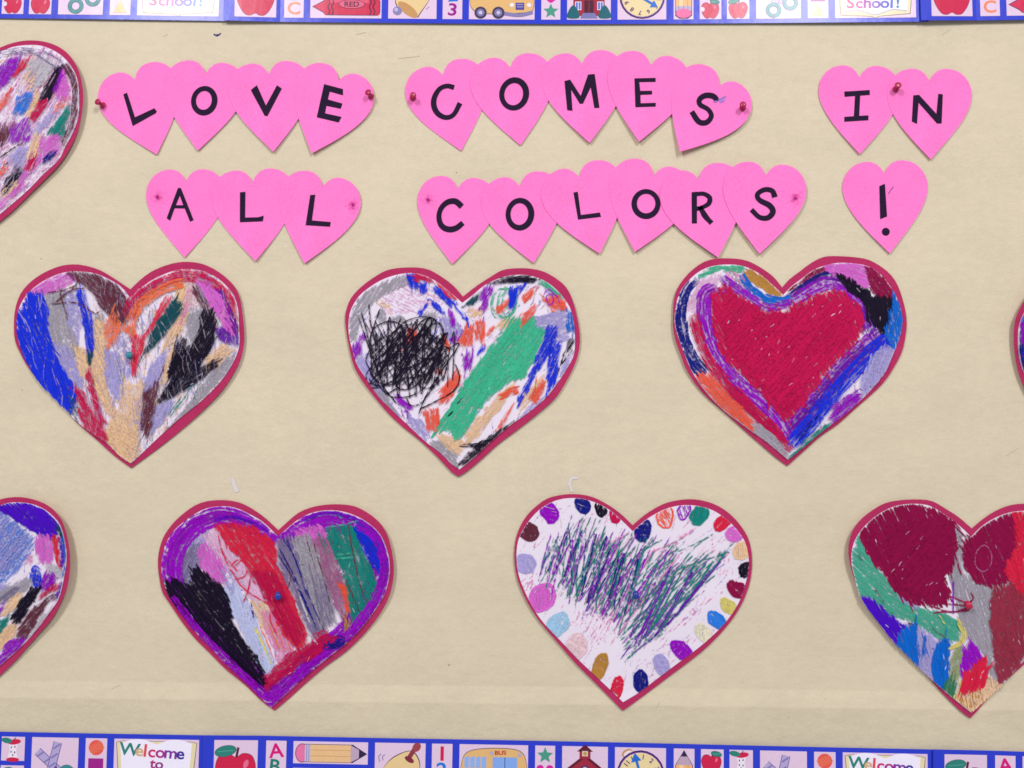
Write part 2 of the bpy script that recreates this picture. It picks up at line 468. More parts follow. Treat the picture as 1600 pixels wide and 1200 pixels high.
class Drawing:
    """collects crayon strokes of one sheet; each colour becomes one mesh"""
    def __init__(s, Z, cen, clip, disp, seed):
        s.Z, s.cen, s.clip, s.disp = Z, cen, clip, disp
        s.r = random.Random(seed); s.layer = 0; s.data = {}; s.extra = {}
        s.key = None
    def bucket(s, col):
        k = s.key or ('%s_crayon_strokes' % NAMES.get(col, col))
        return s.data.setdefault(k, ([], [], [], []))
    def ribbon(s, pts, col, width, thr, op=0.95):
        """pts: local metres polyline; width in photo px"""
        if len(pts) < 2: return
        r = s.r
        pts = np.asarray(pts, float)
        ok = inside(pts, s.clip)
        runs, cur = [], []
        if ok.all(): runs = [list(pts)]
        else:
            prev = None
            def edge(i_, o_):
                for _ in range(4):
                    m = (i_ + o_) / 2
                    if inside(m[None], s.clip)[0]: i_ = m
                    else: o_ = m
                return i_
            for i, (p, o) in enumerate(zip(pts, ok)):
                if o:
                    if i and not ok[i - 1]: cur.append(edge(p, pts[i - 1]))
                    cur.append(p)
                elif cur:
                    cur.append(edge(pts[i - 1], p)); runs.append(cur); cur = []
            if len(cur) > 1: runs.append(cur)
        shade = 1 + r.uniform(-0.09, 0.09)
        c = PAL[col]
        rgba = (c[0] * shade, c[1] * shade, c[2] * shade)
        V, F, C, U = s.bucket(col)
        off0 = r.uniform(0, 500)
        for run in runs:
            run = np.array(run); n = len(run)
            w = np.array([width * S0 * (0.82 + 0.36 * r.random()) for _ in range(n)])
            w[0] *= 0.45; w[-1] *= 0.45
            l, q = thick_stroke(run, w)
            il, iq = inside(l, s.clip), inside(q, s.clip)
            y = 0.00022 + s.layer * 1.3e-6
            k = len(V); d = 0.0
            for i in range(n):
                A = l[i] if il[i] else run[i] + (l[i] - run[i]) * 0.15
                B = q[i] if iq[i] else run[i] + (q[i] - run[i]) * 0.15
                if i: d += np.linalg.norm(run[i] - run[i - 1])
                for pt, e in ((A, 0.0), (B, 1.0)):
                    V.append((pt[0], -float(s.disp(pt[0], pt[1])) - y, pt[1]))
                    C.append((*rgba, thr))
                    U.append((off0 + d / S0 * 0.075, e * width * 0.5 + off0, op))
            F += [(k + 2 * i, k + 2 * i + 1, k + 2 * i + 3, k + 2 * i + 2) for i in range(n - 1)]
        s.layer += 1
    def m(s, pts): return np.array([s.Z(p) - s.cen for p in pts])
    def fill(s, col, poly, ang, w=3.4, gap=0.72, thr=0.60, ragged=9, passes=1, seg=None, curve=0.0, stray=True, op=0.95):
        """hatch a region (zoom coordinates, angle clockwise from the horizontal as seen)"""
        r = s.r; S = S0
        w *= 0.84
        if stray and thr > 0.53:
            s.fill(col, poly, ang, w * 1.9, 0.8, 0.72, 7, stray=False, op=0.27)
        poly = s.m(poly)
        # the hand does not follow the edge exactly
        q_ = []
        for i in range(len(poly)):
            a_, b_ = poly[i], poly[(i + 1) % len(poly)]
            k_ = max(1, int(np.linalg.norm(b_ - a_) / (7 * S)))
            for j_ in range(k_):
                q_.append(a_ + (b_ - a_) * j_ / k_ + np.array([r.gauss(0, 1.5), r.gauss(0, 1.5)]) * S * (1 if stray else .3))
        poly = np.array(q_)
        for ps in range(passes):
            th = -math.radians(ang + r.uniform(-5, 5) + (ps * 14 if ps % 2 else 0))
            ca, sa = math.cos(th), math.sin(th)
            R = np.array([[ca, sa], [-sa, ca]])
            q = poly @ R.T
            y = q[:, 1].min() + w * S * 0.3
            while y < q[:, 1].max():
                xs_ = []
                n = len(q)
                for i in range(n):
                    a, b = q[i], q[(i + 1) % n]
                    if (a[1] > y) != (b[1] > y):
                        xs_.append(a[0] + (y - a[1]) / (b[1] - a[1]) * (b[0] - a[0]))
                xs_.sort()
                for a, b in zip(xs_[::2], xs_[1::2]):
                    a -= r.uniform(-0.5, 1) * ragged * S * 0.6; b += r.uniform(-0.5, 1) * ragged * S * 0.6
                    if b - a < 1.5 * S: continue
                    maxlen = (seg or r.uniform(38, 80)) * S
                    x = a
                    while x < b:
                        e = min(b, x + maxlen * r.uniform(0.7, 1.2))
                        if b - e < 8 * S: e = b
                        k = max(3, int((e - x) / (4.5 * S)) + 1)
                        tilt = r.uniform(-0.06, 0.06); amp = r.uniform(-1, 1) * 0.9 * S
                        t = np.linspace(0, 1, k)
                        px = x + (e - x) * t
                        py = y + (px - (x + e) / 2) * tilt + amp * np.sin(t * 3.1) + curve * S * 4 * t * (1 - t) + np.array([r.gauss(0, 0.25) * S for _ in range(k)])
                        s.ribbon(np.stack([px, py], 1) @ R, col, w * r.uniform(0.8, 1.2), thr + r.uniform(-0.04, 0.04), op if thr > 0.625 or not stray else op * .88)
                        x = e - 5 * S if e < b else b
                y += w * S * gap * r.uniform(0.65, 1.35)
        if stray:
            # loose strokes that overshoot the patch
            lo, hi = poly.min(0), poly.max(0)
            area = abs(np.sum(poly[:, 0] * np.roll(poly[:, 1], -1) - poly[:, 1] * np.roll(poly[:, 0], -1))) / 2
            for _ in range(int(2 + area / (S * S) / 105)):
                p = lo + (hi - lo) * np.array([r.random(), r.random()])
                if not inside(p[None], poly)[0]: continue
                th = -math.radians(ang + r.gauss(0, 10)); d = np.array([math.cos(th), math.sin(th)])
                ln = r.uniform(12, 44) * S; t = np.linspace(-ln / 2, ln / 2, 6)[:, None]
                bend = np.array([-d[1], d[0]]) * (t / ln) ** 2 * r.uniform(-9, 9) * S
                s.ribbon(p + d * t + bend, col, w * r.uniform(0.45, 0.8), thr - r.uniform(0.0, 0.09))
        if stray and thr > 0.56:
            lo, hi = poly.min(0), poly.max(0)
            for _ in range(int(area / (S * S) / (190 if thr < 0.635 else 330))):
                p = lo + (hi - lo) * np.array([r.random(), r.random()])
                if not inside(p[None], poly)[0]: continue
                th = -math.radians(ang + r.gauss(0, 12)); d = np.array([math.cos(th), math.sin(th)])
                # they gather where the hand pressed lightly
                if math.sin(p[0] * 61 + 3 * math.sin(p[1] * 47)) + math.sin(p[1] * 73 + p[0] * 29) < 0.35 and r.random() < 0.8: continue
                ln = r.uniform(2, 9) * S; t = np.linspace(-ln / 2, ln / 2, 4)[:, None]
                s.ribbon(p + d * t, 'bare', r.uniform(0.6, 1.3), 0.62, r.uniform(.25, .75))
    def wash(s, cols, n, ang, spread=16, thr=.5, w=2.6, op=0.95):
        """faint short strokes all over the sheet"""
        r = s.r; S = S0
        lo, hi = s.clip.min(0), s.clip.max(0)
        for _ in range(n):
            p = lo + (hi - lo) * np.array([r.random(), r.random()])
            th = -math.radians(ang + r.gauss(0, spread)); d = np.array([math.cos(th), math.sin(th)])
            ln = r.uniform(16, 46) * S; t = np.linspace(-ln / 2, ln / 2, 8)[:, None]
            bend = np.array([-d[1], d[0]]) * (t / ln) ** 2 * r.uniform(-10, 10) * S
            s.ribbon(p + d * t + bend, r.choice(cols), w * r.uniform(.6, 1.3), thr + r.uniform(-.06, .05), op)
    def line(s, col, pts, w=2.4, thr=0.62, closed=False):
        c = catmull(s.m(pts), 3.5 * S0, closed)
        if closed: c = np.vstack([c, c[:2]])
        c = c + np.array([[s.r.gauss(0, 0.3) * S0, s.r.gauss(0, 0.3) * S0] for _ in c])
        s.ribbon(c, col, w, thr)
    def band(s, col, path, width, w=3.2, gap=0.72, thr=0.60, brk=60):
        """strokes that follow a curved path side by side; width in zoom units"""
        r = s.r
        base = catmull(s.m(path), 4 * S0)
        n = len(base)
        W = s.Z.px(width)
        t = np.gradient(base, axis=0); t /= (np.linalg.norm(t, axis=1)[:, None] + 1e-12)
        nr = np.stack([-t[:, 1], t[:, 0]], 1)
        k = max(1, int(W / (w * S0 * gap)))
        w *= 0.88
        for i in range(0, n - 3, 14):
            s.ribbon(base[i:i + 16], col, W / S0 * 0.95, 0.72, 0.32)
        for j in range(k):
            off = (-0.5 + (j + 0.5) / k) * W
            i = r.randint(0, 3)
            while i < n - 2:
                e = min(n, i + max(4, int(r.uniform(0.5, 1.3) * brk / 4)))
                sl = np.linspace(-1, 1, e - i)[:, None] * r.uniform(-1.5, 1.5) * S0
                seg = base[i:e] + nr[i:e] * (off + r.gauss(0, 0.8) * S0 + sl)
                seg = seg + np.array([[r.gauss(0, 0.25) * S0, r.gauss(0, 0.25) * S0] for _ in seg])
                s.ribbon(seg, col, w * r.uniform(0.8, 1.2), thr + r.uniform(-0.04, 0.04))
                i = e - r.randint(0, 2) if r.random() < 0.85 else e + r.randint(0, 3)
    def zig(s, col, top, bot, n, w=2.2, thr=0.60, jit=14):
        """one long zigzag between two guide lines"""
        r = s.r
        A = catmull(s.m(top), 2 * S0); B = catmull(s.m(bot), 2 * S0)
        pts = []
        J = s.Z.px(jit)
        for i in range(n):
            t = min(1, max(0, i / (n - 1) + r.gauss(0, 0.012)))
            g = A if i % 2 == 0 else B
            f = r.uniform(0.0, 0.16)
            p = g[int(t * (len(g) - 1))] * (1 - f) + (B if i % 2 == 0 else A)[int(t * ((len(B) if i % 2 == 0 else len(A)) - 1))] * f
            pts.append(p + np.array([r.gauss(0, 1), r.gauss(0, 1)]) * J)
        c = catmull(pts, 4 * S0)
        for i in range(0, len(c) - 2, 60):
            s.ribbon(c[i:i + 62], col, w * r.uniform(0.85, 1.2), thr + r.uniform(-0.05, 0.03))
    def loops(s, col, cx, cy, rx, ry, n, w=2.4, thr=0.66, size=(0.3, 0.9), slant=-40):
        """a tangle of overlapping loops"""
        r = s.r
        pts = []
        a = 0.0
        for i in range(n * 7):
            if i % 7 == 0:
                k = r.uniform(*size); ex = r.uniform(0.35, 0.9); sl = math.radians(slant + r.gauss(0, 28))
                ox, oy = r.gauss(0, 0.36), r.gauss(0, 0.36)
                m = math.hypot(ox, oy)
                if m > 0.62: ox, oy = ox * 0.62 / m, oy * 0.62 / m
                k = min(k, 1.0 - math.hypot(ox, oy))
            a += 6.283 / 6.6
            x, y = k * math.cos(a), k * ex * math.sin(a)
            pts.append((cx + rx * (ox + x * math.cos(sl) - y * math.sin(sl)), cy + ry * (oy + x * math.sin(sl) + y * math.cos(sl))))
        c = catmull(s.m(pts), 4 * S0)
        for i in range(0, len(c) - 2, 80):
            s.ribbon(c[i:i + 82], col, w * r.uniform(0.8, 1.25), thr + r.uniform(-0.04, 0.04))
    def oval(s, name, col, cx, cy, rx, ry, rot, w=2.8, thr=0.66, open_=False, hub=(660, 540), reach=26):
        s.key = name; s.extra[name] = 1
        dx, dy = cx - hub[0], cy - hub[1]; m_ = math.hypot(dx, dy); dx, dy = dx / m_, dy / m_
        jj = [s.r.uniform(.9, 1.08) for _ in range(18)]
        def ell(cx_, cy_, a_, b_, rot_, n_, base=globals()['ell']):
            return [((x + dx * reach, y + dy * reach) if (x - cx_) * dx + (y - cy_) * dy > 0 else (cx_ + (x - cx_) * jj[q % 18], cy_ + (y - cy_) * jj[q % 18])) for q, (x, y) in enumerate(base(cx_, cy_, a_ * .9, b_ * .96, rot_, n_))]
        for q in ([0.92] if open_ else [0.94, 0.82]):
            s.line(col, ell(cx, cy, rx * q, ry * q, rot, 18), w, thr, True)
        if open_:
            s.fill(col, ell(cx, cy, rx * .7, ry * .7, rot, 16), rot + 75, w * 0.9, 1.5, thr - 0.04, 1, stray=False)
        else:
            s.fill(col, ell(cx, cy, rx * .86, ry * .86, rot, 16), rot + s.r.choice([60, 80, 100, 20]), w * 1.3, 0.6, thr, 1, stray=False)
        s.key = None
    def build(s, parent):
        for k, (V, F, C, U) in s.data.items():
            if not F: continue
            nm = k.split('|')[0]
            o = mesh_obj(nm, V, F, M_WAX, parent, C, U)
            if 'strokes' in nm: o['kind'] = 'stuff'
NAMES = dict(bare='uncovered_paper', iceblue='ice_blue', paleblue='pale_blue', palepeach='pale_peach', paleyellow='pale_yellow', lightgrey='light_grey')

def H(uv0, k, back, white, label, seed, lift, lift_dir=None, draw=None):
    Z = Zoom(uv0[0], uv0[1], k)
    B = np.array([Z(p) for p in back]); Wt = np.array([Z(p) for p in white])
    tip = B[int(np.argmin(B[:, 1]))]; notch = B[0]
    cen = notch * 0.55 + tip * 0.45
    Rr = np.abs(B - cen).max()
    rr = random.Random(seed)
    ph = rr.uniform(0, 6.28)
    def disp(x, z, lift=lift, ph=ph, ld=lift_dir):
        r2 = math.hypot(x, z) / Rr
        a = math.atan2(z, x)
        g = 0.75 + 0.25 * math.sin(2 * a + ph)
        if ld is not None:
            g *= max(0.12, math.cos(a - math.radians(ld))) * 1.3
        return 0.0022 + max(0.0, float(sheet_h(x + cen[0], z + cen[1]))) + lift * 0.001 * g * r2 ** 2.6 + 0.0004 * math.sin(x * 31 + ph) * math.cos(z * 27 + ph)
    o = thing('crayon_heart', label, 'paper heart', (cen[0], 0, cen[1]), 'crayoned paper hearts pinned on the board')
    ring_sheet('backing', smooth_outline(B - cen, 0.006), np.zeros(2), disp, M_CRIM, o, 0.0005, 12)
    wo = smooth_outline(Wt - cen, 0.006)
    dw = lambda x, z: disp(x, z) + 0.0006
    sheet = ring_sheet('drawing_paper', wo, np.zeros(2), dw, M_WHITE, o, 0.0003, 12)
    D = Drawing(Z, cen, wo, dw, seed)
    draw(D)
    D.build(sheet)
    return o, cen, disp
# ------------------------------------------------------------------ the crayoned hearts
def draw_streaks(D):
    f, l, b = D.fill, D.line, D.band
    D.wash(['lightgrey', 'peach', 'lavender', 'grey', 'palepeach', 'lavender'], 900, 78, 14, .52)
    f('pink', [(100, 280), (160, 180), (260, 110), (380, 85), (390, 140), (300, 190), (170, 225)], -28, gap=.9, thr=.55)
    f('grey', [(225, 220), (330, 190), (345, 330), (420, 540), (360, 570), (270, 480), (235, 330)], 76, thr=.56)
    f('lavender', [(330, 200), (410, 190), (425, 400), (400, 490), (345, 380)], 82, thr=.53)
    f('lavender', [(265, 480), (345, 500), (440, 720), (390, 735), (300, 610)], 62, thr=.57)
    f('lavender', [(535, 530), (620, 530), (655, 760), (600, 785), (540, 660)], 80, thr=.6)
    f('lavender', [(600, 420), (700, 440), (690, 680), (630, 640)], 86, gap=1.1, thr=.52)
    f('lavender', [(770, 700), (800, 600), (900, 500), (890, 600), (800, 760), (765, 760)], 112, thr=.57)
    f('lavender', [(705, 840), (760, 770), (755, 940), (710, 935)], 95, thr=.57)
    f('lavender', [(815, 830), (940, 790), (880, 900), (800, 1000)], 125, thr=.56)
    f('grey', [(860, 975), (1000, 830), (1130, 660), (1275, 520), (1260, 600), (1080, 805), (900, 955)], 132, thr=.56)
    f('grey', [(1000, 330), (1080, 290), (1095, 400), (1040, 490), (1000, 430)], 72, thr=.56)
    f('grey', [(490, 340), (545, 330), (540, 440), (500, 430)], 80, thr=.55)
    f('peach', [(480, 370), (555, 350), (545, 640), (600, 850), (720, 930), (745, 1060), (690, 1140), (560, 1010), (575, 890), (500, 760), (465, 620), (490, 480)], 72, thr=.58)
    f('peach', [(540, 990), (740, 940), (730, 1090), (690, 1140), (620, 1080)], 35, thr=.57)
    f('peach', [(375, 500), (460, 520), (460, 650), (430, 670)], 68, thr=.56)
    f('peach', [(950, 170), (1040, 140), (1010, 320), (960, 450), (860, 530), (900, 420), (960, 330)], 112, thr=.57)
    f('peach', [(1110, 560), (1190, 490), (1265, 515), (1180, 610), (1110, 615)], -38, thr=.57)
    f('peach', [(890, 560), (940, 480), (930, 660), (870, 710)], 102, thr=.56)
    f('peach', [(640, 720), (770, 690), (740, 930), (640, 900)], 86, gap=1.2, thr=.54)
    f('palepeach', [(1000, 130), (1050, 120), (1060, 260), (1000, 330)], 100, thr=.54)
    f('rose', [(1010, 200), (1040, 190), (980, 360), (960, 380)], 112, gap=1.0, thr=.52)
    f('blue', [(70, 340), (110, 250), (150, 205), (222, 235), (240, 330), (245, 430), (290, 560), (330, 640), (395, 740), (390, 800), (370, 870), (300, 815), (200, 715), (135, 620), (80, 480)], 66, w=3.6, gap=.66, thr=.63)
    f('pine', [(340, 840), (390, 760), (400, 830), (410, 920)], 60, gap=1.2, thr=.52)
    f('blue', [(395, 190), (445, 180), (462, 290), (492, 400), (490, 480), (470, 590), (450, 500), (428, 350)], 80, thr=.60)
    f('pine', [(455, 530), (485, 520), (475, 600), (460, 595)], 90, thr=.55)
    f('brown', [(330, 90), (430, 88), (500, 100), (580, 140), (645, 190), (690, 260), (670, 380), (620, 390), (560, 330), (500, 230), (430, 160)], 52, gap=.8, thr=.58)
    for p in ([(240, 205), (330, 190), (440, 140), (400, 110)], [(265, 275), (330, 215), (390, 170), (430, 110)], [(300, 170), (325, 270), (350, 355)], [(255, 268), (400, 262), (500, 320), (530, 300)], [(300, 250), (380, 190), (470, 180)]):
        l('brown', p, 1.9, .6)
    b('crimson', [(685, 350), (715, 245), (810, 165), (920, 115), (1030, 103), (1130, 130), (1210, 190), (1258, 290), (1275, 440)], 84, thr=.59)
    b('orange', [(690, 370), (740, 280), (830, 205), (920, 165), (985, 152)], 56, thr=.58)
    f('orange', [(550, 390), (610, 290), (645, 400), (600, 490), (560, 525)], 96, gap=.95, thr=.56)
    f('orange', [(640, 380), (730, 380), (720, 460), (690, 450)], 96, gap=.9, thr=.55)
    f('red', [(890, 225), (915, 235), (800, 440), (775, 430)], 120, thr=.58)
    f('red', [(705, 450), (785, 440), (750, 560), (712, 670), (700, 560)], 102, gap=.8, thr=.57)
    f('pine', [(930, 245), (990, 290), (940, 370), (830, 490), (765, 550), (800, 440), (850, 360)], 128, gap=.66, thr=.63)
    l('pine', [(790, 500), (730, 610)], 1.8, .58)
    f('plum', [(1150, 190), (1200, 200), (1255, 300), (1285, 400), (1285, 500), (1200, 480), (1140, 400), (1215, 400), (1240, 440)], 62, thr=.58)
    f('pink', [(1055, 135), (1125, 150), (1190, 220), (1240, 330), (1262, 445), (1220, 405), (1150, 300)], 58, thr=.6)
    f('brown', [(1025, 180), (1060, 165), (1130, 285), (1175, 365), (1140, 370)], 60, gap=.9, thr=.55)
    f('black', [(1080, 310), (1150, 300), (1170, 380), (1150, 460), (1130, 530), (1060, 610), (960, 690), (860, 810), (870, 740), (920, 690), (900, 640), (930, 560), (1000, 520), (1070, 420)], 112, gap=.66, thr=.63)
    f('black', [(1190, 560), (1180, 600), (1000, 740), (840, 815), (860, 770), (950, 680), (1060, 620)], 148, gap=.75, thr=.6)
    f('black', [(940, 480), (1005, 450), (1005, 560), (920, 640)], 108, gap=.8, thr=.58)
    for p in ([(955, 430), (930, 540), (905, 660)], [(1195, 430), (1100, 520), (1040, 640)], [(1160, 470), (1080, 600)]):
        l('black', p, 1.9, .62)
    for p in ([(1100, 670), (1050, 760), (1045, 800)], [(1010, 760), (910, 890)], [(1040, 710), (950, 840)], [(1000, 780), (930, 850)], [(980, 770), (905, 875)]):
        l('teal', p, 1.7, .58)
    f('crimson', [(455, 630), (472, 630), (505, 760), (560, 925), (530, 935), (480, 830)], 70, thr=.6)
    f('crimson', [(390, 730), (440, 760), (470, 850), (540, 930), (575, 1000), (545, 1022), (430, 930), (415, 860)], 56, gap=.8, thr=.6)
    f('brown', [(765, 760), (815, 720), (850, 680), (825, 850), (790, 1030), (755, 930)], 100, thr=.59)
    l('brown', [(885, 595), (835, 740)], 2.0, .56)
    for p in ([(745, 1000), (715, 1100)], [(775, 980), (770, 1060)], [(610, 560), (650, 700)], [(655, 600), (640, 830)]):
        l('lightgrey', p, 2.2, .55)
    D.wash(['bare', 'lightgrey', 'palepeach', 'bare', 'lavender'], 260, 80, 14, .55, 1.7, .3)

def draw_scribble(D):
    f, l, b = D.fill, D.line, D.band
    D.wash(['blush', 'lavender', 'lightgrey', 'lavender'], 260, 120, 20, .46)
    f('blush', [(230, 150), (400, 95), (600, 220), (420, 280), (250, 290)], 20, thr=.47, gap=1.0)
    f('grey', [(60, 320), (110, 205), (200, 140), (390, 65), (390, 125), (230, 190), (130, 300), (95, 440), (65, 430)], 122, gap=.85, thr=.55)
    f('lavender', [(555, 300), (645, 320), (690, 400), (620, 440), (560, 390)], 80, thr=.55)
    f('lavender', [(95, 540), (160, 490), (190, 640), (260, 740), (340, 860), (260, 790), (145, 650)], 55, thr=.58)
    f('grey', [(170, 680), (260, 740), (350, 870), (300, 840)], 48, thr=.58)
    f('lavender', [(370, 830), (450, 870), (495, 950), (470, 985), (380, 905)], 55, thr=.56)
    f('lavender', [(1080, 310), (1250, 255), (1260, 430), (1190, 460), (1180, 370), (1060, 405)], 158, gap=.85, thr=.57)
    f('lavender', [(1297, 490), (1230, 640), (1120, 770), (1000, 860), (960, 890), (1050, 790), (1190, 690), (1240, 560)], 128, thr=.58)
    f('grey', [(505, 990), (570, 975), (660, 1060), (655, 1135), (560, 1055)], 45, thr=.58)
    f('peach', [(530, 950), (620, 955), (700, 1000), (650, 1060), (600, 1030)], 42, thr=.58)
    f('peach', [(700, 930), (860, 740), (985, 650), (900, 790), (760, 970), (690, 1020)], 126, gap=.9, thr=.57)
    f('peach', [(985, 840), (1020, 720), (1135, 630), (1110, 700)], 128, gap=1.0, thr=.55)
    f('peach', [(715, 260), (790, 240), (780, 300), (730, 300)], 130, thr=.56)
    f('peach', [(870, 350), (930, 300), (960, 320), (900, 380)], 130, thr=.56)
    for p in ([(200, 210), (240, 245), (300, 235)], [(255, 225), (275, 270), (300, 300)], [(215, 235), (265, 215)], [(230, 205), (290, 260)]): l('peach', p, 2, .58)
    f('blue', [(500, 400), (530, 330), (560, 330), (520, 420)], 110, gap=1.3, thr=.5)
    f('grey', [(215, 300), (245, 250), (265, 320), (240, 340)], 90, thr=.56); f('grey', [(290, 310), (345, 290), (360, 330), (310, 335)], 20, thr=.56); f('grey', [(450, 310), (500, 270), (540, 290), (530, 360), (450, 380)], 100, thr=.56)
    f('coral', [(360, 420), (400, 360), (430, 370), (440, 450), (380, 440)], 100, thr=.58)
    f('coral', [(570, 410), (590, 400), (610, 460), (590, 480)], 80)
    f('mint', [(955, 310), (1085, 315), (1070, 370), (1155, 365), (1100, 480), (1020, 630), (900, 690), (790, 780), (700, 940), (650, 980), (620, 920), (540, 935), (475, 1000), (560, 880), (650, 740), (740, 590), (820, 480), (900, 400)], 125, w=3.6, gap=.66, thr=.63)
    for i in range(5):
        l('mint', ell(895 + D.r.uniform(-25, 45), 225 + D.r.uniform(-20, 20), 30 + 8 * i, 70 + D.r.uniform(-10, 20), D.r.uniform(0, 30), 14), 1.6, .56, True)
    for p in ([(960, 270), (870, 420)], [(1000, 230), (900, 330)], [(745, 600), (660, 740)], [(1040, 560), (960, 640)]): l('mint', p, 1.8, .56)
    f('mint', [(1105, 95), (1170, 130), (1240, 200), (1225, 205), (1110, 125)], 40, thr=.6)
    for poly, a in (([(750, 330), (800, 315), (805, 400), (785, 445), (760, 425)], 85), ([(650, 440), (700, 370), (742, 345), (735, 450), (690, 470)], 110), ([(805, 405), (855, 340), (845, 395)], 125),
                    ([(1005, 195), (1075, 125), (1060, 205), (1020, 225)], 118), ([(1005, 290), (1095, 235), (1060, 305), (1025, 335)], 125), ([(855, 255), (935, 205), (920, 268), (880, 285)], 120),
                    ([(580, 690), (650, 590), (672, 660), (600, 770), (545, 785)], 122), ([(460, 820), (545, 805), (558, 890), (500, 935), (480, 905)], 80), ([(885, 720), (985, 680), (975, 722), (885, 765)], 160),
                    ([(865, 925), (965, 765), (945, 830), (890, 915)], 120), ([(1045, 740), (1120, 650), (1135, 700), (1080, 780)], 105), ([(1120, 210), (1210, 180), (1250, 250), (1180, 280)], 40), ([(530, 600), (560, 585), (570, 610), (540, 615)], 20)):
        f('coral', poly, a, gap=.85, thr=.58)
    for c, poly, a in (('blue', [(382, 72), (422, 68), (428, 148), (390, 142)], 80), ('blue', [(440, 130), (485, 118), (482, 165), (450, 172)], 95), ('blue', [(508, 120), (560, 150), (645, 232), (612, 242), (540, 172)], 48),
                       ('blue', [(640, 230), (722, 332), (690, 312), (648, 262)], 52), ('blue', [(512, 218), (552, 228), (572, 288), (530, 262)], 60), ('blue', [(432, 272), (497, 222), (450, 302)], 128),
                       ('blue', [(942, 150), (987, 148), (962, 262), (933, 262)], 105), ('blue', [(985, 140), (1032, 122), (990, 182)], 125), ('azure', [(1255, 260), (1292, 290), (1297, 395), (1258, 382)], 85),
                       ('blue', [(1150, 368), (1205, 368), (1185, 460), (1065, 645), (985, 805), (1000, 730), (1060, 600)], 118), ('blue', [(1168, 460), (1225, 440), (1195, 640), (1148, 712), (1150, 560)], 105), ('blue', [(752, 522), (780, 468), (828, 438), (792, 492)], 122)):
        f(c, poly, a, gap=.75, thr=.61)
    f('crimson', [(418, 62), (485, 72), (540, 110), (430, 102)], 20); f('red', [(540, 105), (605, 150), (660, 205), (600, 195)], 45)
    for poly, a in (([(798, 140), (853, 138), (822, 222), (790, 302), (780, 200)], 105), ([(108, 442), (140, 368), (152, 422), (120, 485)], 110), ([(78, 472), (112, 448), (132, 502), (85, 542)], 100), ([(610, 268), (632, 278), (632, 352), (615, 342)], 85),
                    ([(618, 432), (652, 388), (642, 462)], 105), ([(688, 522), (742, 508), (722, 582), (690, 612)], 100), ([(303, 718), (340, 738), (402, 802), (382, 818), (318, 772)], 40)):
        f('purple', poly, a, gap=.8, thr=.6)
    for p in ([(665, 340), (680, 380), (650, 440)], [(345, 800), (360, 860), (380, 895)], [(350, 830), (380, 820), (375, 900)], [(700, 600), (690, 640)], [(800, 300), (790, 330)], [(1130, 150), (1180, 200), (1160, 240), (1140, 190), (1190, 180), (1215, 230)], [(1125, 190), (1150, 150), (1200, 190)]): l('purple', p, 1.7, .6)
    f('pine', [(678, 252), (760, 178), (795, 145), (755, 222), (700, 242)], 138, gap=.7)
    f('black', [(820, 125), (900, 85), (1000, 75), (1105, 92), (1060, 112), (920, 118)], 172, gap=.9, thr=.6)
    D.loops('black', 1000, 100, 90, 26, 7, 1.6, .62, (0.4, 0.8), -10)
    f('black', [(645, 1125), (720, 1045), (850, 945), (975, 875), (900, 955), (760, 1065), (680, 1115)], 142, gap=.75, thr=.61)
    D.loops('black', 810, 1005, 150, 40, 9, 1.6, .62, (0.3, 0.8), -38)
    f('black', [(1262, 440), (1297, 395), (1285, 470), (1240, 520)], 118, gap=.8)
    for p in ([(1290, 480), (1225, 560), (1240, 500)], [(1230, 540), (1200, 620)], [(690, 740), (650, 780)], [(630, 820), (600, 850)]): l('black', p, 2, .62)
    f('black', [(200, 420), (330, 360), (430, 330), (560, 420), (600, 520), (520, 600), (440, 690), (330, 690), (220, 610), (180, 520)], 138, w=2.1, gap=3.4, thr=.6, stray=False)
    f('black', [(150, 290), (230, 330), (430, 320), (580, 400), (610, 520), (450, 680), (330, 700), (190, 590)], 62, w=2.0, gap=4.2, thr=.6, stray=False)
    D.loops('black', 385, 525, 265, 255, 15, 1.8, .66, (0.3, 0.9), -42)
    D.zig('black', [(150, 300), (300, 340), (440, 310), (620, 430)], [(190, 640), (270, 730), (430, 790), (640, 620)], 30, 1.8, .64, 26)
    D.zig('black', [(330, 330), (520, 340), (640, 480)], [(180, 560), (330, 700), (560, 700)], 26, 1.8, .64, 30)
    for p in ([(130, 280), (165, 420), (180, 540), (190, 640)], [(170, 235), (180, 340), (210, 470)], [(230, 260), (180, 420), (200, 560)], [(440, 840), (500, 700), (660, 460), (600, 480)], [(445, 810), (620, 720), (665, 640), (640, 560)], [(170, 640), (185, 670), (230, 640), (260, 720), (330, 690)], [(240, 680), (320, 780)], [(560, 600), (470, 760), (400, 790), (370, 740)]):
        l('black', p, 2.2, .64)

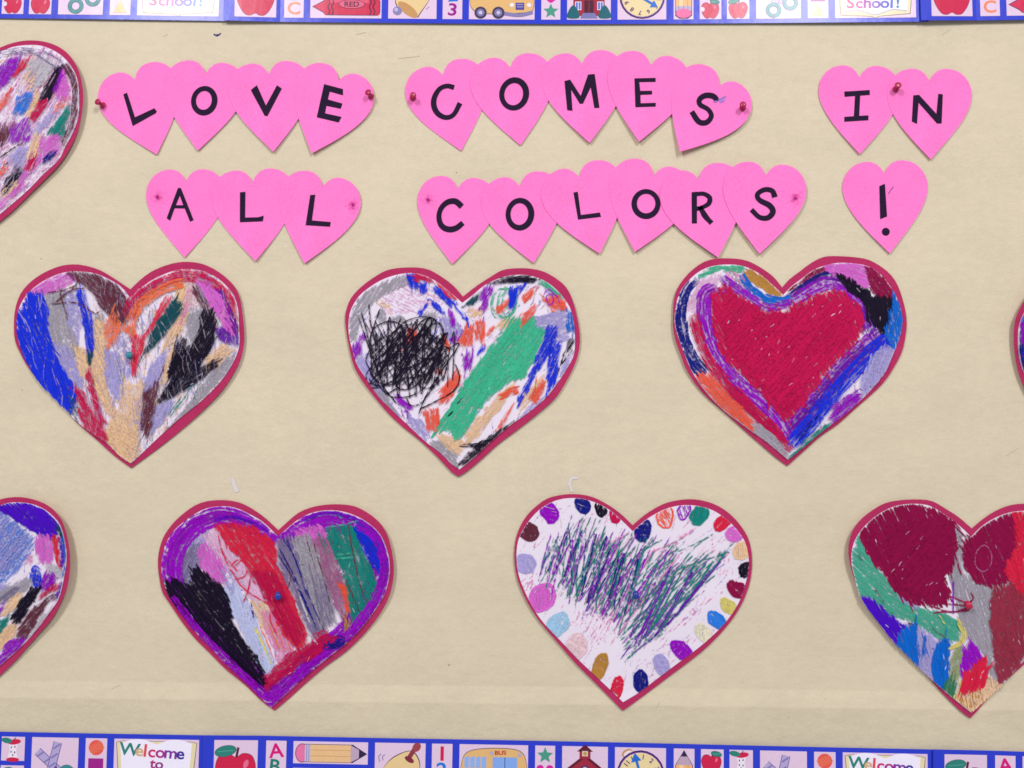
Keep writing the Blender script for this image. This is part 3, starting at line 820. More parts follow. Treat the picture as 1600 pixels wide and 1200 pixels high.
def draw_red_core(D):
    f, l, b = D.fill, D.line, D.band
    D.wash(['blush', 'rose', 'lavender', 'mauve', 'purple'], 380, 60, 40, .47)
    f('blush', [(100, 310), (200, 170), (310, 140), (260, 220), (160, 380)], 120, thr=.55)
    f('blush', [(560, 300), (720, 270), (900, 180), (800, 280), (560, 350)], 160, thr=.45)
    f('mint', [(170, 150), (260, 92), (400, 86), (445, 105), (400, 135), (300, 115), (200, 160)], 172, thr=.6)
    f('rose', [(320, 140), (395, 125), (455, 200), (465, 245), (380, 195)], 48, thr=.53)
    f('grey', [(340, 130), (390, 130), (430, 200), (400, 210)], 60, thr=.5)
    f('ochre', [(440, 105), (520, 138), (645, 248), (600, 262), (520, 215), (455, 165)], 46, gap=.62, thr=.64)
    b('azure', [(412, 140), (440, 190), (490, 237), (560, 278), (640, 287), (695, 265)], 46, thr=.6)
    b('navy', [(165, 160), (110, 220), (82, 310), (78, 400), (98, 500), (130, 580), (170, 645), (212, 692)], 66, thr=.6)
    b('navy', [(70, 330), (60, 400), (90, 510)], 30, thr=.58)
    f('maroon', [(680, 225), (800, 118), (910, 82), (905, 122), (800, 175), (700, 240)], 142, thr=.6)
    b('navy', [(690, 262), (760, 205), (850, 150), (920, 145), (960, 165)], 40, thr=.6)
    f('pink', [(880, 95), (1010, 73), (1125, 102), (1125, 205), (1080, 215), (1000, 165), (930, 150)], 22, gap=.66, thr=.62)
    f('maroon', [(1105, 98), (1175, 130), (1255, 230), (1242, 285), (1160, 270), (1115, 190)], 58, gap=.64, thr=.63)
    b('purple', [(285, 215), (220, 250), (207, 340), (228, 450), (262, 560), (330, 660), (430, 770), (530, 850), (615, 945), (672, 1050)], 76, thr=.6)
    b('purple', [(680, 1005), (780, 885), (880, 765), (970, 655), (1070, 560), (1180, 470)], 105, gap=.85, thr=.57)
    b('plum', [(680, 1000), (800, 860), (900, 730), (1000, 620), (1100, 540)], 60, gap=1.1, thr=.54)
    b('purple', [(690, 288), (800, 225), (895, 185), (955, 205), (1035, 275), (1080, 350), (1120, 430)], 76, gap=.85, thr=.57)
    b('purple', [(295, 155), (400, 225), (480, 280), (560, 325), (690, 292)], 50, gap=1.0, thr=.55)
    f('plum', [(1030, 280), (1100, 330), (1190, 460), (1120, 520), (1060, 420)], 70, gap=1.2, thr=.52)
    f('black', [(930, 135), (1010, 170), (1100, 225), (1140, 268), (1245, 268), (1232, 350), (1203, 485), (1150, 430), (1108, 380), (1090, 290), (1000, 225)], 78, gap=.55, thr=.70)
    f('black', [(935, 140), (1010, 170), (1100, 235), (1080, 280), (990, 220)], 48, gap=1.0, thr=.58)
    f('azure', [(1250, 235), (1292, 320), (1302, 400), (1272, 545), (1215, 545), (1198, 470), (1232, 350)], 82, gap=.66, thr=.63)
    core = [(250, 265), (310, 200), (400, 255), (480, 310), (560, 348), (660, 332), (800, 270), (900, 235), (985, 238), (1055, 300), (1085, 400), (1050, 505), (960, 575), (890, 665), (820, 755), (740, 865), (655, 955), (600, 885), (520, 795), (430, 705), (330, 605), (275, 520), (252, 400)]
    f('crimson', core, 62, w=3.6, gap=.62, thr=.64)
    f('crimson', [(x * .86 + 90, y * .86 + 75) for x, y in core], 128, w=3.6, gap=.9, thr=.63)
    b('crimson', [(145, 360), (175, 470), (210, 570), (280, 680), (400, 815), (480, 895), (560, 965), (640, 1055), (675, 1115)], 60, thr=.6)
    b('crimson', [(330, 760), (430, 850), (520, 930), (600, 1020)], 60, gap=.9, thr=.57)
    f('coral', [(155, 700), (240, 685), (330, 785), (420, 880), (505, 995), (470, 1005), (370, 930), (270, 845)], 48, thr=.61)
    f('grey', [(475, 955), (560, 1000), (650, 1090), (672, 1155), (600, 1105), (490, 1020)], 44, thr=.6)
    b('blue', [(680, 1085), (780, 965), (880, 845), (960, 745), (1060, 635), (1150, 545), (1215, 495)], 84, thr=.6)
    f('navy', [(700, 1060), (780, 960), (840, 920), (740, 1050)], 130, gap=1.2, thr=.52)
    f('lavender', [(1065, 725), (1120, 600), (1190, 535), (1262, 555), (1195, 695), (1080, 805)], 112, thr=.6)
    l('steel', [(1150, 570), (1110, 640), (1100, 680)], 2, .56)
    f('purple', [(895, 920), (930, 850), (1050, 765), (1068, 830), (960, 935), (905, 965)], 140, thr=.6)
    f('teal', [(672, 1145), (760, 1055), (890, 952), (905, 980), (780, 1075), (690, 1150)], 142, gap=.66, thr=.62)
    for p in ([(160, 280), (200, 240), (260, 215)], [(300, 160), (330, 210), (300, 250)], [(320, 130), (350, 180), (400, 210)]): l('purple', p, 1.7, .57)

def draw_stripes(D):
    f, l, b = D.fill, D.line, D.band
    D.wash(['blush', 'lavender', 'rose', 'purple', 'slate'], 420, 64, 14, .48)
    ring = [(690, 275), (740, 225), (820, 165), (960, 120), (1060, 135), (1170, 180), (1245, 270), (1280, 380), (1265, 500), (1180, 660), (1060, 800), (950, 890), (820, 1000), (655, 1140), (520, 1020), (370, 880), (230, 720), (110, 560), (75, 420), (100, 290), (190, 170), (290, 118), (380, 100), (480, 120), (590, 180), (680, 265)]
    f('lavender', [(110, 430), (180, 230), (320, 200), (260, 400), (200, 520)], 108, gap=.9, thr=.55)
    f('slate', [(160, 330), (260, 260), (270, 400), (210, 510), (150, 470)], 108, gap=1.0, thr=.54)
    f('pink', [(250, 300), (330, 260), (405, 380), (410, 490), (330, 500), (265, 400)], 75, thr=.58)
    f('blush', [(270, 230), (340, 185), (520, 400), (640, 600), (540, 590), (420, 420)], 58, thr=.55)
    f('paleblue', [(385, 520), (460, 495), (560, 680), (640, 860), (680, 970), (615, 1000), (540, 850), (435, 660)], 65, thr=.6)
    f('lavender', [(400, 400), (470, 460), (430, 560), (380, 500)], 70, gap=1.1, thr=.52)
    f('peach', [(535, 590), (620, 615), (745, 835), (700, 870), (600, 725)], 62, gap=.9, thr=.55)
    f('rose', [(590, 645), (665, 655), (780, 870), (700, 950), (640, 770)], 66, gap=1.0, thr=.55)
    for p in ([(560, 740), (600, 820), (655, 940)], [(570, 740), (640, 900)]): l('yellow', p, 2.6, .6)
    for p in ([(540, 600), (555, 660), (545, 700)], [(535, 620), (560, 690)]): l('navy', p, 1.6, .58)
    for p in ([(590, 730), (640, 840), (670, 940)], [(640, 720), (700, 860)], [(740, 800), (770, 880)], [(680, 720), (730, 870)]): l('orange', p, 2, .57)
    ring = [(675 + (x - 675) * .965, 560 + (y - 560) * .965) for x, y in ring]
    b('purple', ring, 135, w=3.4, gap=.62, thr=.635)
    b('purple', ring[17:24], 40, gap=1, thr=.57)
    f('black', [(65, 490), (130, 475), (220, 500), (240, 405), (320, 465), (375, 500), (430, 600), (435, 700), (500, 800), (575, 900), (645, 1045), (600, 1065), (480, 945), (350, 825), (200, 685), (100, 610)], 54, w=3.6, gap=.62, thr=.645)
    f('black', [(400, 860), (520, 960), (620, 1060), (580, 1060), (420, 920)], 44, gap=1.0, thr=.57)
    f('red', [(335, 180), (430, 160), (560, 185), (665, 265), (690, 400), (755, 520), (805, 620), (855, 800), (800, 860), (720, 780), (650, 610), (600, 505), (500, 385), (400, 265)], 56, w=3.6, gap=.64, thr=.625)
    f('crimson', [(520, 420), (680, 440), (760, 620), (840, 780), (790, 840), (700, 720)], 60, gap=1.3, thr=.55)
    for p in ([(380, 300), (420, 400), (500, 520), (640, 612)], [(365, 230), (390, 330), (470, 430)], [(430, 400), (480, 365), (540, 430), (525, 540), (500, 600)], [(440, 430), (470, 470), (520, 440), (500, 370), (455, 400)], [(540, 470), (520, 560), (500, 590)], [(655, 600), (650, 700), (690, 780)]):
        l('red', p, 1.9, .6)
    f('pink', [(780, 200), (930, 180), (970, 260), (900, 290), (820, 280)], 30, thr=.58)
    f('slate', [(690, 275), (745, 230), (835, 400), (920, 650), (965, 785), (890, 825), (800, 600), (700, 420)], 68, gap=.8, thr=.58)
    f('grey', [(770, 250), (865, 225), (965, 460), (1005, 700), (930, 745), (850, 480)], 71, thr=.58)
    f('slate', [(860, 400), (960, 470), (1000, 690), (930, 740)], 72, gap=1.2, thr=.53)
    f('mauve', [(890, 250), (985, 245), (1085, 640), (1055, 710), (980, 560)], 73, gap=.8, thr=.58)
    f('teal', [(910, 220), (945, 215), (985, 330), (950, 330)], 72, gap=1.2, thr=.52)
    for p in ([(700, 300), (800, 500), (905, 745)], [(715, 240), (780, 350), (860, 560), (950, 760)], [(690, 330), (780, 480), (880, 690)], [(740, 250), (800, 400), (850, 560)]): l('navy', p, 2.0, .57)
    for p in ([(705, 330), (760, 440), (745, 530)], [(880, 250), (930, 420), (980, 600)], [(1000, 260), (1060, 460), (1090, 560)], [(850, 260), (900, 420)]): l('brown', p, 1.7, .55)
    f('coral', [(1020, 490), (1060, 510), (1115, 610), (1080, 655)], 74, thr=.6)
    f('teal', [(950, 200), (1060, 178), (1135, 190), (1145, 300), (1215, 420), (1255, 520), (1185, 650), (1100, 725), (1090, 600), (1050, 420), (990, 300)], 71, gap=.68, thr=.61)
    f('blue', [(1110, 145), (1180, 160), (1265, 260), (1295, 380), (1272, 460), (1215, 410), (1150, 290)], 60, gap=.66, thr=.62)
    for p in ([(1080, 170), (1105, 320), (1150, 520), (1205, 640)], [(1060, 460), (1120, 600), (1160, 680)]): l('brown', p, 2.0, .58)
    for p in ([(1010, 340), (1080, 330), (1165, 335)], [(1000, 360), (1120, 350)], [(950, 190), (1060, 170), (1140, 150)], [(1020, 110), (1060, 160)], [(1090, 380), (1060, 480)]): l('seafoam', p, 2.8, .52)
    f('ochre', [(1055, 700), (1088, 700), (1095, 780), (1068, 795)], 80, thr=.58)
    f('crimson', [(615, 1010), (740, 890), (860, 825), (960, 775), (1045, 790), (960, 875), (820, 935), (680, 1045), (630, 1090)], 146, gap=.7, thr=.6)
    b('purple', [(1130, 160), (1215, 215), (1268, 300), (1288, 400), (1270, 500), (1215, 610), (1150, 705), (1070, 800), (960, 890), (830, 995), (665, 1140)], 62, w=3.2, gap=.75, thr=.60)
    b('purple', [(640, 1130), (520, 1020), (370, 880), (230, 730), (110, 570)], 50, w=3.2, gap=.8, thr=.58)
    D.loops('navy', 985, 810, 80, 55, 9, 1.7, .6, (0.3, 0.8), -60)
    D.loops('crimson', 950, 790, 80, 40, 7, 1.8, .58, (0.3, 0.8), -60)
    for p in ([(790, 600), (830, 700), (910, 830)], [(810, 560), (880, 740)]): l('lightgrey', p, 3, .55)
    b('violet', [(830, 150), (940, 112), (1040, 120), (1120, 145)], 24, gap=1.4, thr=.5)
    b('violet', [(340, 150), (440, 130), (560, 165), (640, 210)], 22, gap=1.4, thr=.5)

def draw_ovals(D):
    f, l = D.fill, D.line
    D.wash(['blush', 'blush', 'palepeach', 'rose', 'lavender'], 420, 122, 18, .42, 2.4)
    f('rose', [(70, 520), (140, 430), (130, 580)], 110, gap=1.2, thr=.44)
    f('rose', [(380, 720), (480, 600), (600, 660), (480, 860)], 120, gap=1.8, thr=.45)
    f('rose', [(850, 760), (1050, 580), (1120, 540), (960, 700)], 130, gap=1.8, thr=.46)
    f('rose', [(1100, 300), (1180, 380), (1170, 520), (1130, 480)], 110, gap=2.0, thr=.43)
    ov = [('purple', 225, 125, 45, 62, -8), ('navy', 402, 88, 40, 43, 0), ('black', 497, 107, 31, 40, 8), ('crimson', 570, 148, 27, 33, 0), ('brown', 115, 228, 50, 54, -20), ('lavender', 98, 397, 53, 53, 0),
          ('pink', 192, 575, 63, 85, 18), ('iceblue', 272, 717, 55, 70, 25), ('palepeach', 370, 830, 58, 76, 5), ('ochre', 490, 936, 40, 72, 20), ('red', 580, 1046, 32, 58, 18), ('navy', 705, 1012, 42, 50, 0),
          ('lavender', 812, 925, 40, 52, -22), ('purple', 915, 848, 66, 42, 38), ('paleyellow', 1028, 758, 35, 53, -18), ('sky', 1098, 692, 36, 52, -30), ('yellow', 1162, 620, 30, 54, -28), ('maroon', 1212, 535, 38, 64, -35),
          ('black', 1254, 430, 29, 42, 0), ('peach', 1235, 328, 46, 46, 0), ('pink', 1200, 238, 46, 40, 10), ('red', 1135, 178, 36, 50, 32), ('teal', 1010, 140, 47, 56, 15), ('navy', 712, 225, 48, 54, -5)]
    for i, (c, cx, cy, rx, ry, rot) in enumerate(ov):
        D.oval('crayon_oval|%d' % i, c, cx, cy, rx, ry, rot, thr=.62 if c in ('lavender', 'palepeach', 'paleyellow', 'iceblue', 'pink', 'yellow') else .67)
    D.oval('crayon_oval|a', 'purple', 928, 122, 32, 42, -5, open_=True)
    D.oval('crayon_oval|b', 'coral', 828, 152, 45, 60, -18, open_=True)
    D.oval('crayon_oval|c', 'pink', 192, 575, 60, 82, 18, open_=True)
    LP = [(215, 270), (330, 180), (520, 230), (640, 330), (560, 640), (470, 620), (330, 570), (165, 460)]
    CP = [(500, 240), (720, 300), (920, 310), (760, 560), (640, 760), (560, 700), (450, 600)]
    RP = [(800, 410), (960, 390), (1180, 330), (1090, 450), (820, 770), (660, 870), (640, 740)]
    kw = dict(stray=False, ragged=34, seg=200)
    for P_, a_ in ((LP, 112), (CP, 121), (RP, 136)):
        f('teal', P_, a_ + 5, w=2.3, gap=5.0, thr=.57, **kw)
        f('purple', P_, a_ - 6, w=2.0, gap=9.0, thr=.58, **kw)
        f('slate', P_, a_ + 1, w=2.0, gap=8.0, thr=.55, **kw)
        f('teal', P_, a_ - 10, w=2.0, gap=9.0, thr=.55, **kw)
    f('teal', RP, 139, w=2.3, gap=5, thr=.56, **kw)
    f('rose', [(x - 30, y + 40) for x, y in CP], 124, w=2.2, gap=7, thr=.5, **kw)
    D.zig('purple', [(330, 210), (480, 230), (640, 320), (900, 310)], [(200, 450), (400, 620), (570, 690), (700, 640)], 26, 1.8, .57, 22)
    D.zig('teal', [(230, 250), (420, 220), (620, 330), (820, 300)], [(250, 480), (440, 640), (600, 700), (720, 700)], 24, 1.8, .56, 22)
    D.zig('navy', [(260, 230), (400, 190), (560, 260), (700, 330)], [(180, 450), (360, 600), (520, 650), (600, 700)], 22, 1.7, .57, 20)
    D.zig('teal', [(860, 420), (1000, 380), (1170, 335)], [(640, 760), (740, 800), (900, 660)], 20, 1.9, .6, 16)
    D.zig('plum', [(820, 430), (980, 400), (1150, 350)], [(620, 850), (680, 870), (860, 720)], 16, 1.8, .6, 16)
    for p in ([(1180, 330), (1000, 390), (880, 440), (700, 600)], [(1090, 235), (1000, 300), (930, 380)], [(1070, 250), (900, 330)], [(940, 250), (820, 310)], [(820, 265), (700, 330)], [(910, 310), (780, 400), (640, 560)]): l('teal', p, 1.9, .57)
    for p in ([(600, 900), (680, 790), (760, 700)], [(665, 870), (760, 800), (860, 700)], [(390, 690), (430, 600), (480, 480)], [(165, 460), (220, 300)]): l('plum', p, 1.8, .6)
    for p in ([(980, 220), (860, 290), (760, 330)], [(640, 230), (540, 280)], [(1000, 200), (900, 260)]): l('rose', p, 2.2, .54)

def draw_blocks(D):
    f, l, b = D.fill, D.line, D.band
    f('grey', [(600, 160), (650, 200), (660, 420), (720, 480), (825, 515), (812, 700), (820, 900), (855, 1010), (815, 1030), (765, 860), (700, 785), (635, 690), (625, 560), (580, 450)], 74, gap=.68, thr=.6)
    f('seafoam', [(95, 225), (130, 285), (185, 380), (300, 530), (420, 615), (550, 645), (640, 690), (630, 790), (540, 785), (400, 695), (260, 645), (160, 555), (95, 545), (55, 380)], 46, w=3.8, gap=.66, thr=.625)
    f('lavender', [(310, 540), (430, 610), (400, 620), (320, 570)], 40, thr=.58)
    f('maroon', [(100, 235), (160, 155), (260, 90), (400, 62), (520, 95), (612, 155), (622, 300), (610, 400), (555, 450), (590, 520), (570, 590), (480, 605), (380, 585), (300, 525), (240, 435), (170, 355)], 62, w=4, gap=.56, thr=.71)
    f('maroon', [(240, 180), (580, 150), (600, 380), (480, 580), (300, 480)], 128, w=4, gap=.7, thr=.68)
    for p in ([(560, 540), (680, 590), (690, 625), (500, 640)], [(480, 600), (600, 635), (690, 610)], [(610, 300), (650, 440)], [(540, 590), (690, 600)], [(620, 180), (680, 240)], [(700, 530), (715, 560), (690, 590)]): l('maroon', p, 2.4, .63)
    l('purple', [(608, 470), (608, 650)], 2.6, .62)
    f('maroon', [(672, 250), (780, 165), (940, 100), (965, 200), (905, 380), (895, 485), (800, 498), (720, 475), (668, 400), (655, 320)], 70, w=4, gap=.58, thr=.69)
    l('mauve', ell(768, 350, 45, 70, 5, 16), 1.6, .52, True)
    f('red', [(930, 105), (994, 92), (1080, 100), (1200, 195), (1275, 330), (1275, 440), (1150, 650), (1000, 605), (940, 525), (885, 420), (940, 300)], 76, w=4, gap=.6, thr=.645)
    f('rust', [(818, 505), (930, 490), (1000, 600), (1160, 650), (1000, 870), (850, 1040), (828, 900), (808, 700)], 82, w=3.8, gap=.6, thr=.645)
    f('violet', [(95, 545), (160, 560), (260, 650), (360, 705), (290, 805), (200, 705), (125, 610)], 54, gap=.58, thr=.69)
    f('azure', [(345, 712), (412, 700), (432, 945), (370, 885), (295, 800)], 80, gap=.6, thr=.66)
    f('lavender', [(412, 720), (460, 740), (525, 785), (492, 880), (495, 1010), (428, 940)], 84, gap=.66, thr=.62)
    f('azure', [(440, 790), (458, 760), (455, 870), (440, 860)], 90)
    f('azure', [(500, 840), (540, 780), (592, 790), (582, 900), (562, 1050), (500, 1010), (488, 920)], 86, gap=.6, thr=.66)
    f('green', [(550, 1030), (625, 925), (612, 1100), (545, 1055)], 100, gap=.66, thr=.62)
    f('olive', [(595, 870), (655, 795), (655, 900), (620, 1010), (595, 950)], 100, gap=.75, thr=.58)
    b('yellow', [(630, 670), (662, 750), (640, 800), (580, 830)], 26, thr=.6)
    l('yellow', [(530, 650), (560, 700)], 3, .56)
    f('yellow', [(610, 1090), (640, 980), (650, 1000), (640, 1110)], 105, gap=1.0, thr=.54)
    f('purple', [(648, 975), (660, 850), (695, 785), (768, 878), (720, 915)], 72, gap=.62, thr=.65)
    f('peach', [(610, 1100), (700, 1065), (800, 985), (868, 1035), (695, 1170)], 82, gap=.66, thr=.61)
    f('ochre', [(640, 1110), (720, 1060), (760, 1060), (700, 1160)], 82, gap=1.3, thr=.5)
    f('red', [(635, 1060), (660, 970), (720, 910), (772, 880), (785, 985), (770, 1030), (680, 1070)], 108, gap=.6, thr=.65)
    for p in ([(180, 500), (230, 580)], [(210, 600), (280, 640)], [(490, 720), (560, 770)], [(90, 320), (110, 360)], [(350, 690), (390, 700)]): l('brown', p, 2, .55)

def draw_mosaic(D):
    f, l, b = D.fill, D.line, D.band
    D.wash(['blush', 'lavender', 'rose', 'peach', 'lightgrey', 'pink'], 700, 122, 14, .51)
    f('blush', [(-180, 260), (100, 90), (350, 110), (490, 300), (480, 560), (380, 760), (0, 1100), (-190, 1230), (-500, 900), (-700, 300), (-500, 100)], 122, w=3, gap=1.5, thr=.48)
    f('pink', [(-500, 300), (-300, 200), (-200, 600), (-400, 700)], 120, thr=.56); f('purple', [(-350, 700), (-150, 600), (-100, 900), (-250, 1000)], 120); f('azure', [(-620, 350), (-500, 200), (-480, 500), (-580, 600)], 110)
    f('lightgrey', [(170, 200), (250, 120), (350, 170), (310, 270), (220, 330)], 122, thr=.58); f('peach', [(120, 290), (180, 200), (240, 240), (200, 330)], 122, gap=1.0, thr=.52)
    f('purple', [(-60, 230), (80, 140), (150, 105), (110, 220), (20, 310), (-40, 330)], 118, gap=.85, thr=.58)
    f('red', [(85, 255), (140, 150), (210, 115), (165, 190)], 125, thr=.6); f('coral', [(-40, 480), (20, 370), (80, 320), (40, 430)], 125, thr=.57)
    f('sky', [(85, 480), (110, 380), (190, 335), (205, 400), (150, 470)], 122, thr=.59); f('sky', [(100, 340), (160, 320), (150, 360)], 100, gap=1.2, thr=.52)
    f('peach', [(165, 490), (235, 330), (255, 400), (195, 510)], 118, thr=.57)
    f('lavender', [(205, 600), (330, 445), (370, 480), (240, 610)], 122, gap=.85, thr=.56)
    f('pink', [(345, 360), (400, 200), (435, 280), (445, 390), (370, 405)], 98, thr=.59)
    f('black', [(248, 405), (300, 285), (370, 200), (410, 185), (352, 340), (300, 415)], 118, gap=.62, thr=.65); f('purple', [(340, 340), (395, 200), (405, 220), (360, 340)], 115, gap=.9, thr=.56)
    f('crimson', [(185, 525), (238, 408), (295, 410), (272, 470), (220, 525)], 122, gap=.7, thr=.61)
    f('teal', [(295, 600), (370, 510), (447, 435), (432, 520), (392, 640)], 125, gap=.66, thr=.61)
    f('orange', [(330, 440), (440, 370), (470, 390), (440, 430), (330, 480)], 150, gap=1.2, thr=.5)
    b('brown', [(415, 180), (470, 260), (490, 350), (482, 480), (455, 580), (405, 690)], 58, gap=.9, thr=.55)
    for p in ([(-60, 110), (50, 85), (150, 75), (300, 100), (400, 160)], [(-60, 130), (100, 105), (200, 92), (330, 180), (400, 195)], [(140, 70), (250, 130), (360, 200)], [(60, 90), (180, 110), (300, 110), (420, 190), (470, 300)]): l('slate', p, 1.8, .58)
    f('purple', [(55, 565), (180, 505), (205, 580), (100, 670), (60, 650)], 120, gap=1.1, thr=.57); f('purple', [(140, 660), (200, 590), (185, 650)], 115, thr=.6)
    f('brown', [(-40, 600), (40, 545), (65, 630), (0, 670)], 100, thr=.59); f('mauve', [(-40, 540), (100, 500), (80, 560), (-20, 600)], 120, gap=1.0, thr=.53)
    f('pink', [(255, 630), (375, 615), (395, 720), (300, 760), (160, 885), (150, 960), (60, 1010), (0, 1085), (-60, 1080), (100, 940)], 128, gap=.95, thr=.55)
    f('navy', [(272, 795), (300, 738), (350, 722), (310, 785)], 125, gap=.7, thr=.6)
    f('crimson', [(160, 835), (200, 738), (245, 685), (228, 800), (190, 855)], 112, gap=.75, thr=.6)
    f('peach', [(155, 770), (230, 605), (262, 620), (250, 740)], 108, gap=.9, thr=.57)
    f('lavender', [(65, 755), (150, 675), (175, 700), (150, 825), (90, 810)], 118, thr=.58)
    f('slate', [(40, 900), (110, 800), (150, 820), (120, 900), (60, 960)], 130, gap=1.0, thr=.55)
    f('black', [(0, 980), (50, 880), (135, 805), (112, 890), (50, 960)], 130, gap=.85, thr=.59)
    for p in ([(-60, 790), (20, 745), (100, 690), (160, 655)], [(-20, 860), (60, 780)]): l('black', p, 2.4, .62)
    f('coral', [(10, 850), (40, 815), (50, 835), (20, 860)], 110)
    f('peach', [(-20, 1000), (100, 900), (120, 930), (0, 1040)], 130, gap=1.1, thr=.52)
    D.wash(['bare', 'blush', 'lavender', 'bare', 'rose'], 240, 122, 14, .55, 1.8, .38)

def draw_crosshatch(D):
    f, l, b = D.fill, D.line, D.band
    D.wash(['blush', 'lavender', 'lavender', 'lightgrey'], 300, 128, 14, .48)
    f('steel', [(-250, 150), (0, 140), (90, 220), (220, 305), (200, 420), (100, 540), (-40, 640), (-300, 640)], 132, w=2.6, gap=1.35, thr=.54)
    f('sky', [(-250, 200), (0, 150), (80, 220), (190, 310), (120, 500), (-40, 640), (-300, 600)], 122, w=2.4, gap=2.2, thr=.53)
    f('steel', [(-250, 150), (0, 140), (90, 220), (200, 305), (150, 460), (0, 560), (-300, 600)], 42, w=2.2, gap=2.6, thr=.52)
    f('lavender', [(-250, 150), (0, 150), (90, 240), (180, 320), (60, 520), (-200, 640)], 130, w=3, gap=1.4, thr=.5)
    f('violet', [(-60, 120), (60, 95), (210, 103), (300, 145), (405, 255), (330, 315), (250, 305), (160, 245), (60, 180), (0, 145)], 35, w=3.8, gap=.6, thr=.67)
    f('pink', [(225, 330), (320, 295), (345, 400), (335, 475), (250, 465)], 85, gap=.66, thr=.61); f('rose', [(160, 450), (210, 420), (200, 470), (170, 490)], 130, gap=1.0, thr=.5)
    f('lightgrey', [(300, 480), (400, 490), (410, 560), (330, 540)], 40, thr=.55)
    f('red', [(345, 305), (378, 325), (382, 420), (408, 500), (370, 475)], 75, gap=.75, thr=.6)
    f('violet', [(388, 310), (420, 320), (432, 440), (402, 490)], 80, thr=.61); b('azure', [(395, 240), (422, 350), (432, 460), (412, 570)], 22, thr=.6)
    f('pine', [(360, 230), (400, 250), (415, 320), (380, 280)], 60, gap=1.0, thr=.56)
    f('blue', [(202, 565), (220, 500), (262, 510), (268, 615), (220, 628)], 85, gap=.7, thr=.61); l('blue', [(210, 560), (205, 510), (230, 490), (262, 510)], 2, .6)
    f('purple', [(265, 625), (290, 540), (335, 530), (375, 572), (300, 645)], 120, gap=.75, thr=.59)
    f('lavender', [(-200, 720), (-20, 620), (60, 600), (20, 680), (-200, 800)], 130, thr=.56)
    f('grey', [(-60, 700), (100, 600), (195, 555), (195, 625), (60, 705), (-60, 760)], 140, thr=.58); f('slate', [(-30, 700), (80, 640), (150, 620), (40, 710)], 142, gap=1.1, thr=.54)
    f('purple', [(-60, 800), (20, 720), (30, 770), (-60, 850)], 125, thr=.58)
    f('peach', [(5, 795), (60, 700), (155, 645), (112, 735), (40, 805)], 128, gap=.66, thr=.61); f('peach', [(-40, 1020), (0, 915), (80, 848), (125, 870), (60, 980), (0, 1010)], 128, gap=.66, thr=.61)
    f('teal', [(-40, 930), (0, 838), (65, 798), (52, 855), (0, 920)], 128, gap=.75, thr=.6)
    f('black', [(68, 825), (120, 735), (200, 628), (265, 620), (232, 695), (110, 855)], 126, gap=.6, thr=.66)
    f('crimson', [(235, 705), (300, 640), (390, 585), (372, 635), (280, 695)], 142, gap=.85, thr=.59)
    f('brown', [(105, 955), (140, 850), (230, 738), (315, 685), (272, 785), (192, 905), (160, 960)], 126, gap=.68, thr=.61); f('brown', [(270, 720), (350, 660), (360, 690), (290, 740)], 140, gap=1.3, thr=.55)
    f('lightgrey', [(175, 955), (260, 820), (375, 705), (315, 800), (235, 895)], 125, thr=.6)
    f('purple', [(-20, 1090), (50, 970), (150, 955), (175, 970), (80, 1050), (0, 1115)], 140, gap=.7, thr=.6)
    f('plum', [(360, 705), (398, 590), (420, 575), (388, 690)], 108, thr=.58)

def draw_edge(D):
    f, b = D.fill, D.band
    f('lavender', [(1590, 490), (1700, 430), (1940, 560), (1764, 780), (1610, 620)], 120, thr=.5)
    f('purple', [(1594, 470), (1640, 450), (1700, 520), (1690, 620), (1640, 650), (1596, 590), (1592, 530)], 80, gap=.66, thr=.61)
    f('coral', [(1720, 470), (1820, 440), (1900, 520), (1764, 700), (1700, 600)], 70, gap=.7, thr=.6)
    b('sky', [(1640, 440), (1612, 458), (1596, 480), (1589, 505)], 11, thr=.62)
    b('pine', [(1589, 505), (1587, 530), (1591, 550)], 9, thr=.62)
    b('navy', [(1588, 535), (1593, 560), (1600, 580), (1612, 605), (1640, 645)], 12, thr=.6)
    f('blue', [(1596, 540), (1604, 540), (1608, 575), (1600, 568)], 75, thr=.58)

HEARTS = []
HEARTS.append(H((10, 400), 3.528,
  [(688,185),(740,135),(800,90),(880,55),(950,38),(1010,35),(1080,45),(1150,75),(1220,125),(1270,180),(1295,240),(1308,320),(1318,430),(1312,510),(1290,590),(1240,680),(1180,760),(1090,850),(990,940),(880,1030),(780,1105),(692,1168),(600,1100),(500,1010),(400,925),(300,820),(200,710),(130,620),(85,540),(55,470),(48,400),(52,310),(70,240),(100,185),(150,135),(220,90),(300,58),(370,48),(440,55),(520,80),(590,120),(650,160)],
  [(686,232),(720,195),(790,145),(870,105),(950,78),(1030,75),(1100,90),(1170,125),(1230,180),(1265,230),(1285,300),(1290,400),(1290,500),(1250,600),(1180,700),(1080,800),(960,895),(860,985),(760,1080),(694,1143),(640,1110),(560,1030),(440,950),(380,900),(280,800),(200,710),(140,620),(95,530),(70,440),(68,340),(85,270),(120,215),(180,160),(260,115),(340,90),(420,88),(500,100),(570,130),(630,165),(660,195)],
  'crimson-edged heart crayoned in streaks with a broad blue swath and a teal pin', 11, 3.5, 10, draw_streaks))
